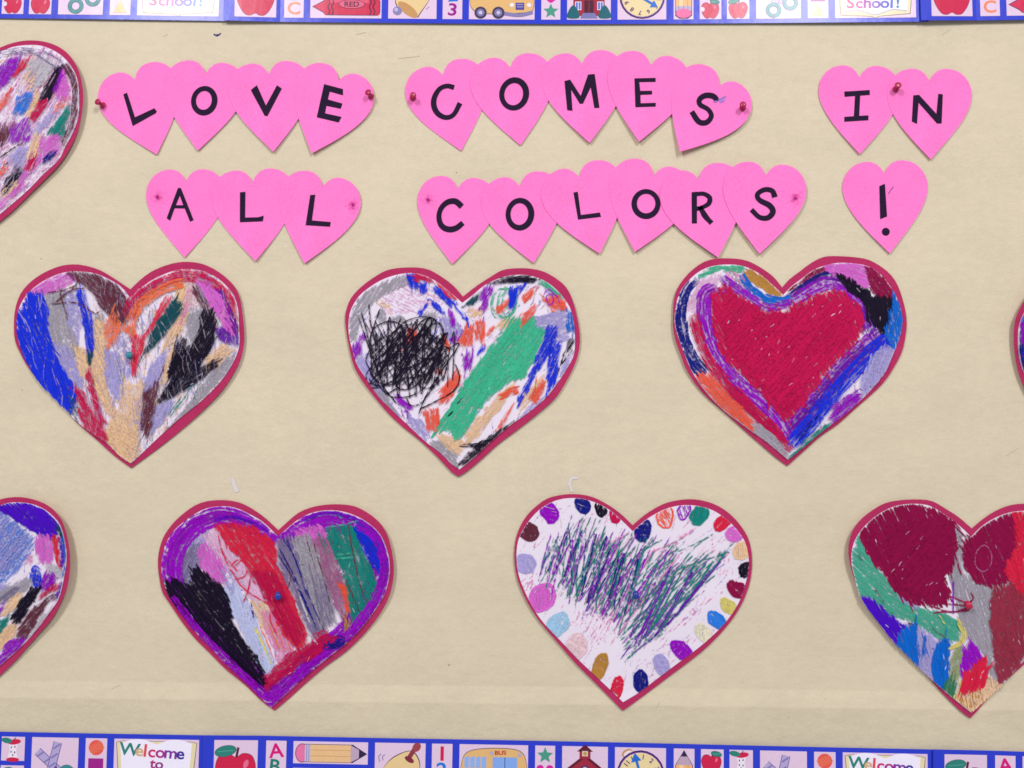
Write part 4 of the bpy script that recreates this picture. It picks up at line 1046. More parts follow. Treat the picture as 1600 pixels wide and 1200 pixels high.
HEARTS.append(H((530, 410), 3.528,
  [(683,190),(760,130),(830,85),(900,45),(980,35),(1060,38),(1130,55),(1200,95),(1250,140),(1285,210),(1310,300),(1325,400),(1322,480),(1300,560),(1250,660),(1190,750),(1100,830),(1000,910),(880,1000),(780,1090),(700,1155),(658,1180),(620,1155),(540,1070),(450,985),(350,905),(270,830),(190,735),(120,640),(80,560),(55,450),(42,370),(38,300),(55,230),(85,180),(130,135),(190,90),(260,50),(330,35),(430,32),(500,45),(570,85),(630,130)],
  [(680,225),(740,180),(800,130),(870,95),(940,75),(1020,72),(1100,90),(1170,130),(1230,190),(1270,250),(1290,320),(1298,400),(1295,500),(1270,560),(1200,670),(1130,755),(1040,830),(940,900),(840,985),(740,1080),(664,1140),(620,1110),(560,1050),(480,990),(400,915),(310,830),(220,740),(150,640),(100,560),(75,480),(58,400),(58,320),(72,260),(110,195),(160,150),(230,105),(310,75),(400,62),(470,75),(540,110),(610,165)],
  'crimson-edged heart crayoned with a black tangled scribble beside a mint green swath', 12, 3, None, draw_scribble))
HEARTS.append(H((1040, 390), 3.528,
  [(640,210),(680,165),(740,120),(800,75),(870,42),(950,38),(1050,45),(1120,60),(1190,100),(1240,145),(1275,200),(1300,270),(1318,340),(1325,410),(1318,480),(1300,560),(1260,640),(1200,730),(1130,800),(1050,870),(950,960),(850,1030),(760,1110),(668,1192),(610,1150),(540,1090),(470,1030),(380,950),(300,880),(220,810),(160,740),(110,660),(75,570),(50,500),(38,430),(38,350),(42,280),(60,220),(100,160),(150,110),(210,70),(280,52),(380,52),(450,65),(520,100),(590,150)],
  [(645,252),(690,205),(750,160),(810,115),(880,88),(950,75),(1050,80),(1120,98),(1180,140),(1230,200),(1265,260),(1290,330),(1300,400),(1290,470),(1260,550),(1200,680),(1130,770),(1050,850),(950,935),(850,1010),(760,1085),(672,1158),(620,1115),(540,1050),(480,1010),(400,950),(320,890),(240,810),(180,735),(130,650),(90,550),(60,470),(45,400),(52,320),(70,250),(110,190),(160,140),(220,105),(290,88),(380,86),(450,102),(520,140),(590,200)],
  'crimson-edged heart with a solid crimson heart crayoned inside a purple outline', 13, 3.5, 185, draw_red_core))
HEARTS.append(H((240, 770), 3.528,
  [(690,205),(740,160),(800,110),(870,80),(950,65),(1030,62),(1110,72),(1180,105),(1240,150),(1285,210),(1312,290),(1328,390),(1325,470),(1305,560),(1260,650),(1190,745),(1110,830),(1040,890),(950,955),(850,1040),(750,1130),(672,1195),(600,1140),(500,1050),(400,970),(310,880),(230,800),(160,710),(100,620),(55,550),(38,480),(28,400),(32,330),(55,250),(100,180),(160,120),(230,70),(300,45),(400,40),(480,55),(550,90),(620,140)],
  [(690,240),(740,195),(810,140),(880,108),(960,95),(1040,100),(1120,125),(1190,165),(1250,220),(1285,290),(1305,370),(1305,450),(1280,550),(1220,650),(1150,740),(1060,830),(960,910),(850,1000),(740,1100),(655,1178),(580,1105),(480,1010),(390,930),(320,850),(240,770),(170,680),(110,600),(70,520),(50,440),(52,360),(72,280),(120,205),(190,145),(270,95),(350,75),(440,78),(520,110),(600,155),(650,200)],
  'crimson-edged heart with a purple crayon rim around red, black and green stripes', 14, 3.5, 20, draw_stripes))
HEARTS.append(H((795, 765), 3.428,
  [(662,190),(720,140),(780,100),(850,68),(940,52),(1020,55),(1100,78),(1170,120),(1230,180),(1275,250),(1295,320),(1300,400),(1290,490),(1260,580),(1210,670),(1140,760),(1050,850),(950,930),(850,1005),(750,1080),(608,1178),(540,1110),(440,1010),(350,920),(260,815),(170,710),(110,620),(70,540),(42,460),(30,370),(35,280),(55,210),(95,140),(150,85),(210,45),(300,25),(380,25),(450,40),(530,80),(600,130)],
  [(662,222),(720,170),(790,125),(860,95),(940,82),(1020,88),(1090,110),(1160,155),(1220,215),(1260,275),(1278,340),(1282,420),(1265,500),(1235,590),(1180,680),(1110,760),(1020,840),(920,915),(800,1005),(700,1080),(610,1132),(560,1085),(460,990),(370,905),(280,810),(190,715),(130,630),(85,540),(55,460),(42,380),(45,300),(62,240),(105,170),(160,110),(220,70),(290,48),(370,45),(440,60),(510,90),(560,125),(620,180)],
  'pale crimson-edged heart with coloured ovals round its rim and teal and purple zigzags', 15, 4, 190, draw_ovals))
HEARTS.append(H((1310, 770), 3.428,
  [(710,190),(770,140),(840,95),(920,65),(994,58),(1070,65),(1140,90),(1210,140),(1260,210),(1290,290),(1300,380),(1290,480),(1250,580),(1190,680),(1110,790),(1030,880),(930,970),(850,1045),(770,1120),(695,1200),(640,1160),(560,1080),(470,980),(380,890),(300,810),(220,710),(150,610),(100,520),(65,430),(45,350),(42,280),(60,210),(100,150),(160,100),(240,55),(330,38),(430,35),(500,45),(570,85),(640,130)],
  [(705,235),(760,180),(830,135),(910,105),(994,95),(1070,100),(1150,140),(1210,200),(1255,270),(1275,350),(1270,450),(1235,550),(1170,660),(1100,760),(1020,860),(940,950),(860,1035),(780,1100),(695,1168),(610,1100),(540,1040),(450,960),(370,880),(290,800),(210,700),(140,610),(100,540),(75,450),(57,370),(62,290),(90,225),(140,165),(210,110),(290,72),(380,58),(470,65),(540,100),(610,150),(670,200)],
  'crimson-edged heart crayoned in solid blocks with a big maroon lobe and red pin', 16, 5, 190, draw_blocks))
def mirrored(half, ax):
    return half + [(2 * ax - x, y) for x, y in half[-2:0:-1]]
HEARTS.append(H((3, 60), 4.0,
  mirrored([(-195,195),(-130,140),(-70,95),(0,62),(80,35),(170,22),(270,30),(360,60),(430,110),(480,180),(510,260),(525,370),(515,480),(490,590),(440,700),(370,800),(280,890),(180,985),(80,1080),(0,1145),(-100,1222),(-195,1295)], -195),
  mirrored([(-195,245),(-120,170),(-60,122),(0,92),(80,62),(170,52),(260,58),(350,95),(420,150),(470,220),(495,290),(500,400),(495,500),(460,600),(410,690),(370,770),(280,850),(180,950),(80,1035),(0,1100),(-100,1180),(-195,1250)], -195),
  'crimson-edged heart crayoned in small mixed patches, beside the word LOVE', 17, 8, 0, draw_mosaic))
HEARTS.append(H((3, 760), 4.0,
  mirrored([(-257,235),(-190,180),(-120,130),(-60,100),(0,80),(60,68),(130,65),(220,80),(310,115),(370,165),(410,225),(440,320),(455,430),(450,540),(430,630),(390,720),(330,820),(260,900),(180,990),(90,1090),(0,1175),(-100,1260),(-257,1385)], -257),
  mirrored([(-257,275),(-150,190),(-80,145),(0,118),(60,100),(130,98),(210,108),(290,140),(350,185),(395,240),(420,320),(435,430),(415,560),(380,690),(310,790),(240,880),(160,970),(80,1045),(0,1115),(-100,1200),(-257,1335)], -257),
  'crimson-edged heart with pale blue cross-hatching under a violet lobe', 18, 8, 0, draw_crosshatch))
HEARTS.append(H((-4, 0), 1.0,
  mirrored([(1764,476),(1800,445),(1845,422),(1888,430),(1918,455),(1928,468),(1936,483),(1942,497),(1945,513),(1945,533),(1943,553),(1939,573),(1933,592),(1928,604),(1908,640),(1868,690),(1764,800)], 1764),
  mirrored([(1764,488),(1800,456),(1845,432),(1882,440),(1908,462),(1922,478),(1931,492),(1937,508),(1939,530),(1936,560),(1929,582),(1920,600),(1900,632),(1860,682),(1764,786)], 1764),
  'crimson-edged heart with a purple patch inside a thin blue and dark green rim', 19, 8, 180, draw_edge))
# ------------------------------------------------------------------ school-themed border strips
TEXT_CACHE = {}
def text_mesh(ch):
    if ch not in TEXT_CACHE:
        cu = bpy.data.curves.new('glyph', 'FONT'); cu.body = ch; cu.size = 1.0
        cu.offset = 0.02
        ob = bpy.data.objects.new('glyph', cu); COL.objects.link(ob)
        dg = bpy.context.evaluated_depsgraph_get()
        me = bpy.data.meshes.new_from_object(ob.evaluated_get(dg))
        V = np.array([(v.co.x, v.co.y) for v in me.vertices]); F = [tuple(p.vertices) for p in me.polygons]
        bpy.data.objects.remove(ob); bpy.data.curves.remove(cu); bpy.data.meshes.remove(me)
        V = (V - (V.min(0) + V.max(0)) / 2) / max(1e-6, (V[:, 1].max() - V[:, 1].min()))
        TEXT_CACHE[ch] = (V, F)
    return TEXT_CACHE[ch]

class Print:
    """flat printed shapes in strip units (x along the strip, y down from its upper edge)"""
    def __init__(s, base): s.V, s.F, s.C, s.n = [], [], [], base
    def poly(s, col, pts):
        pts = [np.asarray(p, float) for p in pts]
        k = len(s.V)
        for p in pts: s.V.append((p[0], p[1], s.n)); s.C.append((*lin(col), 1))
        for t in tessellate_polygon([[Vector((p[0], p[1], 0)) for p in pts]]):
            a, b, c = [pts[i] for i in t]
            ar = (b[0] - a[0]) * (c[1] - a[1]) - (c[0] - a[0]) * (b[1] - a[1])
            s.F.append(tuple(k + i for i in (t if ar < 0 else (t[0], t[2], t[1]))))
        s.n += 1
        return s
    def blob(s, col, pts): return s.poly(col, catmull(pts, 1.2, True))
    def disc(s, col, cx, cy, rx, ry=None, rot=0): return s.poly(col, ell(cx, cy, rx, ry or rx, rot, 24))
    def rect(s, col, x0, y0, x1, y1): return s.poly(col, [(x0, y0), (x1, y0), (x1, y1), (x0, y1)])
    def ring(s, col, cx, cy, r, w):
        for i in range(24):
            a, b = 6.2832 * i / 24, 6.2832 * (i + 1) / 24
            k = len(s.V)
            for q, t in ((r - w / 2, a), (r + w / 2, a), (r + w / 2, b), (r - w / 2, b)):
                s.V.append((cx + q * math.cos(t), cy + q * math.sin(t), s.n)); s.C.append((*lin(col), 1))
            s.F.append((k + 3, k + 2, k + 1, k))
        s.n += 1
        return s
    def line(s, col, pts, w):
        l, r = thick_stroke(catmull(pts, 1.5), w)
        return s.poly(col, list(l) + list(r[::-1]))
    def text(s, col, ch, cx, cy, h, rot=0, wide=1.0):
        V, F = text_mesh(ch)
        k = len(s.V); r = math.radians(rot)
        for x, y in V:
            x, y = x * h * wide, -y * h
            s.V.append((cx + x * math.cos(r) - y * math.sin(r), cy + x * math.sin(r) + y * math.cos(r), s.n)); s.C.append((*lin(col), 1))
        s.F += [tuple(k + i for i in f) for f in F]
        s.n += 1
        return s

INK = '2a1850'
def ic_apple(p, cx, cy, w, h, leaf_side=-1, bite=False):
    out = [(0, -.36), (.18, -.46), (.40, -.40), (.50, -.12), (.44, .20), (.28, .46), (.12, .50), (0, .44), (-.12, .50), (-.28, .46), (-.44, .20), (-.50, -.12), (-.40, -.40), (-.18, -.46)]
    p.blob(INK, [(cx + x * (w + 1.2), cy + y * (h + 1.2)) for x, y in out])
    p.blob('d0204c', [(cx + x * w, cy + y * h) for x, y in out])
    p.disc('e87090', cx + w * .26, cy - h * .18, w * .06, h * .12, 20)
    if bite: p.disc('e6d6ea', cx - w * .46, cy - h * .05, w * .14)
    p.line('5a2038', [(cx + 1, cy - h * .36), (cx + w * .06, cy - h * .62)], max(1.2, w * .06))
    lx = cx + leaf_side * w * .26
    p.disc(INK, lx, cy - h * .52, w * .27 + .5, h * .14 + .5, 12 * leaf_side); p.disc('2c8478', lx, cy - h * .52, w * .27, h * .14, 12 * leaf_side)
    p.line('66b09c', [(lx - w * .2, cy - h * .50), (lx + w * .2, cy - h * .54)], .8)
def ic_core(p, cx, cy, w, h):
    p.poly('f0e8f4', [(cx - w * .26, cy - h * .3), (cx + w * .26, cy - h * .3), (cx + w * .18, cy), (cx + w * .28, cy + h * .36), (cx - w * .28, cy + h * .36), (cx - w * .18, cy)])
    p.disc('d0204c', cx + w * .06, cy - h * .36, w * .36, h * .12, -8); p.disc('d0204c', cx, cy + h * .42, w * .36, h * .1)
    for a, b in ((-.1, -.12), (.1, -.14), (-.1, .08), (.1, .1), (0, .22)): p.disc(INK, cx + a * w, cy + b * h, .9, 1.5)
    p.line('5a2038', [(cx + 1, cy - h * .42), (cx + 3, cy - h * .56)], 1.2)
    p.disc('2c8478', cx - w * .36, cy - h * .42, w * .3, h * .12, 10)

PANELS = []          # (x0, y0, x1, y1, name, draw)
def panel(x0, y0, x1, y1, name):
    def deco(fn): PANELS.append((x0, y0, x1, y1, name, fn)); return fn
    return deco
@panel(12, 7, 80, 86, 'printed_apple')
def _(p): ic_apple(p, 46, 54, 62, 58)
@panel(93, 7, 125, 86, 'printed_letters')
def _(p):
    p.text('d8107c', 'A', 109, 22, 22, -6, 1.1).text('10806c', 'B', 108, 46, 21, 5, 1.1).text('f08858', 'C', 109, 70, 21, 0, 1.1)
@panel(136, 7, 253, 41, 'printed_pencil')
def _(p):
    p.rect(INK, 150, 11, 230, 39).disc(INK, 150, 25, 11, 14.6).poly(INK, [(229, 11), (252, 25), (229, 39)])
    p.disc('e878a8', 150, 25, 10, 13.6).rect('c8c0d8', 154, 11.8, 163, 38.2).line('8080b8', [(157, 12), (157, 38)], 1).line('8080b8', [(160.5, 12), (160.5, 38)], 1)
    p.rect('eac08c', 163, 11.8, 226, 38.2).line('c8965c', [(163, 20), (226, 20)], .8).line('c8965c', [(163, 29), (226, 29)], .8)
    p.poly('c0a8bc', [(226, 11.8), (251, 25), (226, 38.2)]).poly('302448', [(239, 18.5), (251.5, 25), (239, 31.5)])
@panel(136, 48, 253, 86, 'printed_crayon')
def _(p):
    p.poly(INK, [(139, 67), (157, 57), (162, 52.5), (247, 52.5), (251, 57), (251, 77), (247, 81.5), (162, 81.5), (157, 77)])
    p.poly('d83058', [(141, 67), (159, 57.5), (159, 76.5)]).rect('d02850', 159, 53.5, 250, 80.5)
    p.rect('e05878', 166, 55, 232, 60)
    for x in (166, 172, 234, 240): p.line('401838', [(x, 54), (x + 2, 60), (x - 1, 67), (x + 2, 74), (x, 80)], 1.7)
    p.disc('401838', 204, 62.5, 22, 7.6).disc('e06080', 204, 62.5, 21, 6.8)
    p.text('301028', 'RED', 204, 62.5, 8.5, 0, 1.15)
@panel(264, 7, 343, 86, 'printed_hand_bell')
def _(p):
    body = [(322, 20), (334, 44), (316, 76), (308, 82), (280, 66), (278, 46), (296, 28)]
    p.blob(INK, [(x + (1 if x > 305 else -1), y + (1 if y > 45 else -1)) for x, y in body]); p.blob('e8cc94', body)
    p.disc('c89860', 296, 71, 20, 8, 38).disc('8c84b4', 279, 73, 7.5).disc('c4bce0', 277, 71, 3)
    p.line('903848', [(317, 30), (327, 14)], 7).disc('a04450', 329, 13, 7.5, 6, -50).disc('802c40', 318, 32, 8, 4, 30)
    p.line('7060a0', [(272, 36), (270, 28), (274, 24)], 1).line('7060a0', [(277, 34), (276, 28), (280, 25)], 1).line('b07898', [(326, 70), (331, 66)], 1)
@panel(353, 7, 385, 86, 'printed_numbers')
def _(p): p.text('d02050', '1', 369, 22, 22, 0, 1.25).text('1878d8', '2', 369, 46, 21, -4, 1.2).text('9c1890', '3', 369, 70, 21, 5, 1.2)
@panel(396, 7, 503, 86, 'printed_school_bus')
def _(p):
    body = [(399, 64), (400, 36), (408, 20), (430, 14), (470, 13), (492, 18), (500, 34), (501, 66), (488, 74), (420, 76)]
    p.blob(INK, [(x + (x - 450) * .012, y + (y - 45) * .03) for x, y in body]); p.blob('e4b878', body)
    for x in (404, 413, 422, 431): p.poly('8cb4f0', [(x, 27), (x + 7, 25), (x + 7, 42), (x, 43)])
    p.rect('84acec', 448, 26, 486, 44).line(INK, [(467, 26), (467, 44)], 1).rect('5048a0', 472, 58, 486, 70).line('c0b8d8', [(474, 61), (484, 61)], 1).line('c0b8d8', [(474, 65), (484, 65)], 1)
    p.text('c01830', 'BUS', 460, 19, 6.5, -2, 1.2).disc('b8b0c8', 446, 20, 3.2).disc('b8b0c8', 490, 22, 3.2)
    p.disc('f0e8f4', 466, 62, 3.5).disc('f0e8f4', 494, 62, 3.5).line('8880b0', [(452, 76), (478, 79), (500, 74)], 6)
    for x in (415, 444): p.disc('403858', x, 75, 10).disc('8078a8', x, 75, 6.5).disc('c8c4e0', x, 75, 3)
@panel(514, 7, 545, 86, 'printed_stars')
def _(p):
    def star(col, cx, cy, r):
        p.poly(col, [(cx + (r if i % 2 == 0 else r * .45) * math.sin(math.pi * i / 5), cy - (r if i % 2 == 0 else r * .45) * math.cos(math.pi * i / 5)) for i in range(10)])
    star('4a9c84', 529.5, 22, 13)
    p.blob('d820a0', [(529.5, 43), (534, 37), (541, 38), (542, 46), (529.5, 58), (517, 46), (518, 38), (525, 37)])
    star('4a9c84', 529.5, 72, 13)
@panel(556, 7, 627, 86, 'printed_schoolhouse')
def _(p):
    p.poly('a02840', [(566, 40), (591.5, 22), (617, 40), (617, 80), (566, 80)]).poly('601830', [(562, 42), (591.5, 19), (621, 42), (618, 45), (591.5, 24), (565, 45)])
    p.rect('a02840', 583, 14, 600, 26).poly('601830', [(579, 15), (591.5, 4), (604, 15)]).rect('d8d0b8', 587, 14, 596, 22).disc('c0a050', 591.5, 18, 3)
    for x in (570, 606): p.rect('f0f0ff', x - 1, 56, x + 9, 70).rect('6878c8', x, 57, x + 3.6, 69).rect('6878c8', x + 4.6, 57, x + 8, 69)
    p.disc('4a3060', 591.5, 42, 6).disc('c8b8d8', 591.5, 42, 4)
    p.rect('501830', 584, 54, 599, 76).line('903848', [(591.5, 55), (591.5, 76)], 1)
    p.poly('7878b0', [(582, 75), (601, 75), (606, 84), (577, 84)])
    for x in (566, 617): p.blob('1c6470', [(x, 62), (x + 8, 72), (x + 9, 83), (x - 9, 83), (x - 8, 72)])
@panel(638, 7, 717, 86, 'printed_clock')
def _(p):
    p.disc('c89858', 657, 16, 9, 6, -30).disc('f0e0e8', 658, 16.5, 7, 4, -30)
    p.disc('3a1468', 678, 48, 37).disc('8858a8', 678, 48, 34.6).disc('ecd8a4', 678, 48, 33.4)
    for i in range(1, 13):
        a = math.radians(i * 30 - 22); p.text('48206c', str(i), 678 + 27 * math.sin(a), 48 - 27 * math.cos(a), 7.5, math.degrees(a) * (1 if i in (10, 11, 12, 1, 2, 3) else 1), 1.0)
    p.line('2070d0', [(678, 50), (671, 26)], 4).poly('2070d0', [(663, 30), (668.5, 15), (679, 26)])
    p.line('2070d0', [(678, 50), (694, 60)], 4).poly('2070d0', [(690, 66), (703, 65), (697, 54)]).disc('d83058', 678, 50, 3)
@panel(729, 7, 761, 86, 'printed_upright_pencil')
def _(p):
    p.poly(INK, [(745, 9), (758.5, 32), (758.5, 80), (752, 85), (738, 85), (731.5, 80), (731.5, 32)])
    p.poly('c0a8bc', [(745, 10), (757.5, 32), (732.5, 32)]).poly('302448', [(745, 10), (750, 19), (740, 19)])
    p.rect('f0b878', 732.5, 32, 757.5, 66).rect('f8d0a0', 738, 32, 744, 66).line('d88850', [(751, 32), (751, 66)], 1)
    p.rect('b8b0d0', 732.5, 64, 757.5, 72).line('7068a0', [(737, 64), (737, 72)], 1).line('7068a0', [(745, 64), (745, 72)], 1).line('7068a0', [(752, 64), (752, 72)], 1)
    p.disc('e868a0', 745, 76, 12.5, 8)
@panel(771, 7, 806, 43, 'printed_small_apple')
def _(p): ic_apple(p, 787, 28, 30, 27, 1)
@panel(815, 7, 851, 43, 'printed_apple_core')
def _(p): ic_core(p, 833, 27, 28, 34)
@panel(771, 50, 806, 86, 'printed_bitten_apple')
def _(p): ic_apple(p, 788, 71, 28, 27, 1, True)
@panel(815, 50, 851, 86, 'printed_little_apple')
def _(p): ic_apple(p, 833, 71, 30, 27, -1)
@panel(862, 7, 934, 86, 'printed_scissors')
def _(p):
    for a, b in (((871, 28), (906, 58)), ((902, 14), (892, 60))):
        p.line('5c5098', [a, b], 13).line('b4a8d4', [a, b], 11)
        for t in (.15, .45, .75): p.line('8478b4', [(a[0] * (1 - t) + b[0] * t - 5, a[1] * (1 - t) + b[1] * t + 3), (a[0] * (1 - t) + b[0] * t + 5, a[1] * (1 - t) + b[1] * t - 4)], 2.5)
    p.ring('1c4c58', 890, 72, 9.5, 6.6).ring('3c8c90', 890, 72, 9.5, 5.2)
    p.ring('1c4c58', 917, 60, 9.5, 6.6).ring('3c8c90', 917, 60, 9.5, 5.2)
    p.disc('605090', 900, 52, 2.5)
@panel(945, 7, 978, 86, 'printed_shapes')
def _(p):
    p.disc('e85c50', 961.5, 21, 11.5)
    for k in range(-3, 4): p.line('f09868', [(961.5 + k * 3 - 4, 21 - k * 1.5 - 5), (961.5 + k * 3 + 4, 21 - k * 1.5 + 5)], .8)
    p.rect('a0208c', 950, 37, 973, 58).poly('ecc88c', [(961.5, 62), (973, 82), (950, 82)])
@panel(989, 7, 1119, 86, 'printed_open_book')
def _(p):
    p.poly('6a5838', [(992, 12), (1001, 10), (1107, 10), (1116, 12), (1110, 80), (1060, 84), (1054, 87), (1048, 84), (998, 82)])
    p.poly('e8dcb0', [(993, 12.6), (1001, 10.6), (1107, 10.6), (1115, 12.6), (1109, 79), (1060, 83), (1054, 86), (1048, 83), (999, 81)])
    p.poly('f4f0ff', [(998, 12)] + [(1000 + 54 * t, 13 - 7 * math.sin(3.14 * t) + 2 * t) for t in np.linspace(0, 1, 8)] + [(1054 + 54 * t, 15 - 7 * math.sin(3.14 * t) - 2 * t) for t in np.linspace(0, 1, 8)] + [(1104, 74), (1080, 72), (1054, 80), (1028, 73), (1003, 75)])
    p.line('9890c0', [(1003, 76), (1028, 74), (1054, 81), (1080, 73), (1104, 75)], 1.2)
    cols = ['2c8478', 'd8b080', 'e05050', 'd02868', 'b02888', '8030a0', '403098']
    for i, ch in enumerate('Welcome'):
        x = (1013, 1028, 1037, 1047, 1060, 1076, 1091)[i]; hh = (19, 12, 19, 12, 12, 12, 12)[i]; p.text(cols[i], ch, x, 32 + i * .7 - hh / 2, hh, 5, 1.15)
    p.text('b02878', 't', 1049, 44, 13, 5, 1.2).text('902880', 'o', 1059, 46, 10, 0, 1.2)
    cols = ['d02878', 'c02890', 'a828a0', '7030b0', '4848c0', '2860d0', '2880a8', '2c9080']
    for i, ch in enumerate('School!'):
        hh = (18, 12, 18, 12, 12, 18, 18)[i]; p.text(cols[i], ch, (1014, 1028, 1041, 1055, 1069, 1080, 1090)[i], 70 - hh / 2, hh, 3, 1.15)

SLEN, SHGT = 1133.0, 93.0
def strip(label, a_px, b_px, edge, bow, tilt, lift, x_range, phase=0.0):
    """a_px, b_px: photo points of the strip's visible long edge at its two ends (edge 'low' or 'up')"""
    a, b = P(*a_px), P(*b_px)
    L = np.linalg.norm(b - a); k = L / SLEN
    ex = (b - a) / L; ez = np.array([-ex[1], ex[0]])          # ez points up the board
    o = thing('border_strip', label, 'border strip', (a[0], 0, a[1]), 'school border strips along the board edges')
    ramp = 0.0030 if lift else 0.0
    wave = lambda x: 0.0008 * math.sin(x * .008 + phase) + ramp * max(0.0, 1 - x / 86.5)
    def pos(x, y, n, span=None):
        yy = (SHGT - y) * k if edge == 'low' else -y * k
        t = x / SLEN
        off = bow * S0 * 4 * t * (1 - t)
        q = ex * (x * k) + ez * (yy + off)
        if span is None: w = wave(x)
        else:
            f = (x - span[0]) / (span[1] - span[0]); w = wave(span[0]) * (1 - f) + wave(span[1]) * f
        h = 0.0024 + lift + tilt * (x * k) + w
        return (q[0], -h - n * 2.2e-5, q[1])
    def put(name, V, F, C, parent, span=None): return mesh_obj(name, [pos(*v, span) for v in V], F, M_PRINT, parent, C)
    X = np.unique(np.concatenate([np.linspace(-6, SLEN + 6, 150), [86.5]])); Y = np.linspace(0, SHGT, 7)
    V = [(x, y, 0) for y in Y for x in X]; nx_ = len(X)
    F = [(j * nx_ + i, j * nx_ + nx_ + i, j * nx_ + nx_ + i + 1, j * nx_ + i + 1) for j in range(len(Y) - 1) for i in range(nx_ - 1)]
    m = len(V)
    V += [(x, y, -9) for y in (0, SHGT) for x in X]            # card edge
    F += [(i, i + 1, m + i + 1, m + i) for i in range(nx_ - 1)]
    q = (len(Y) - 1) * nx_
    F += [(q + i, m + nx_ + i, m + nx_ + i + 1, q + i + 1) for i in range(nx_ - 1)]
    put('strip_card', V, F, [(*lin('2c3ecc'), 1)] * len(V), o)
    for x0, y0, x1, y1, name, fn in PANELS:
        if x1 < x_range[0] or x0 > x_range[1]: continue
        xs_ = np.linspace(x0, x1, max(3, int((x1 - x0) / 6))); ys_ = np.linspace(y0, y1, 6)
        V = [(x, y, 14) for y in ys_ for x in xs_]; c = len(xs_)
        F = [(j * c + i, j * c + c + i, j * c + c + i + 1, j * c + i + 1) for j in range(5) for i in range(c - 1)]
        pn = put('picture_panel', V, F, [(*lin('e4cae2'), 1)] * len(V), o, (x0, x1))
        p = Print(17); fn(p)
        put(name, p.V, p.F, p.C, pn, (x0, x1))
    return o
# upper strips (their lower half is in view), then the lower strips (their upper half is in view)
strip('school border strip ending in a glare-washed open book, above the small-patch heart', (-735, 20), (356, 34.2), 'low', 0, 0.0, 0.0, (720, 1140))
strip('school border strip above the words LOVE COMES IN, crayon to open book', (357, 35.2), (1443, 36.0), 'low', -3.5, 0.0006, 0.0010, (-10, 1140))
strip('school border strip starting with a big apple, past the word IN', (1441, 35.6), (2530, 22), 'low', 0, 0.0, 0.0022, (-10, 320))
strip('school border strip with scissors, shapes and welcome book below the cross-hatched heart', (-806, 1128), (327, 1148), 'up', 0, 0.0, 0.0, (720, 1140))
strip('school border strip with pencil, bell, bus and clock below the striped heart and oval-rimmed heart', (326, 1146.5), (1461, 1169.5), 'up', 0.5, 0.0006, 0.0010, (-10, 1140))
strip('school border strip starting with an apple and letter A below the solid-block heart', (1460, 1168), (2593, 1205), 'up', 0, 0.0, 0.0022, (-10, 220))

# ------------------------------------------------------------------ push pins
def lathe(name, prof, mat, parent, n=28, smooth=True):
    V, F = [], []
    for r, y in prof:
        for i in range(n):
            a = 6.28318 * i / n; V.append((r * math.cos(a), -y, r * math.sin(a)))
    for j in range(len(prof) - 1):
        for i in range(n):
            k = (i + 1) % n
            F.append((j * n + i, j * n + k, j * n + n + k, j * n + n + i))
    F.append(tuple((len(prof) - 1) * n + i for i in range(n)))
    return mesh_obj(name, V, F, mat, parent, smooth=smooth)
def push_pin(u, v, col, label, depth, tilt=(0, 0)):
    x, z = P(u, v)
    o = thing('push_pin', label, 'push pin', (x, -depth, z), 'push pins holding the paper hearts')
    o.rotation_euler = (math.radians(tilt[1]), 0, math.radians(tilt[0]))
    lathe('pin_head', [(0.0008, 0.0), (0.0040, 0.0002), (0.0043, 0.0007), (0.0040, 0.0016), (0.0027, 0.0026), (0.0023, 0.0045), (0.0025, 0.0066), (0.0034, 0.0082), (0.0042, 0.0094), (0.0043, 0.0102), (0.0039, 0.0110), (0.0022, 0.0114), (0.0004, 0.0115)], PIN_MATS[col], o)
    lathe('needle', [(0.0004, -0.008), (0.0005, 0.0005)], M_NEEDLE, o, 8)
push_pin(163, 166, 'crimson', 'crimson push pin tilted outward at the rim of the L in LOVE', 0.0030, (-22, -10))
push_pin(581, 153, 'crimson', 'crimson push pin at the rim of the E in LOVE', 0.0048, (-16, -14))
push_pin(645.5, 154, 'crimson', 'crimson push pin in the lobe of the C in COMES', 0.0030, (8, 2))
push_pin(1159, 171, 'crimson', 'crimson push pin in the lobe of the S in COMES', 0.0055, (-10, -6))
push_pin(1398, 141, 'crimson', 'crimson push pin where the two hearts of IN overlap', 0.0036, (-4, -10))
push_pin(205, 557, 'teal', 'teal push pin in the heart with the broad blue swath', 0.0030, (15, -6))
push_pin(436, 928, 'blue', 'blue push pin in the heart with the purple rim', 0.0030, (12, 10))
push_pin(993, 927, 'blue', 'blue push pin in the heart with coloured ovals', 0.0030, (-6, 8))
push_pin(1510, 943, 'red', 'red push pin in the heart with the big maroon lobe', 0.0030, (-14, 6))

# ------------------------------------------------------------------ marks: rubbed pink spots, a stray pale smear, scraps of tape
def rub(word, i, u, v, r, col):
    o, cen, disp = SMALL_DISP[(word, i)]
    c = P(u, v)
    Z = Zoom(u, v, 1.0)
    big = np.array([Z(p) - cen for p in ell(0, 0, r * 3, r * 3, 0, 20)])
    D = Drawing(Z, cen, big, lambda x, z: disp(x, z) + 0.00005, 77 + i)
    for q in range(130):
        a = D.r.uniform(0, 6.28); m = abs(D.r.gauss(0, r * .62)); e = D.r.uniform(0, 3.14); h = r * .22
        x, y = m * math.cos(a), m * math.sin(a)
        D.ribbon(np.array([Z(p) - cen for p in [(x - h * math.cos(e), y - h * math.sin(e)), (x, y), (x + h * math.cos(e), y + h * math.sin(e))]]), col, r * .55, .62, .06)
    V, F, C, U = list(D.data.values())[0]
    mesh_obj('rub_mark', V, F, M_WAX, o, C, U)['kind'] = 'stuff'
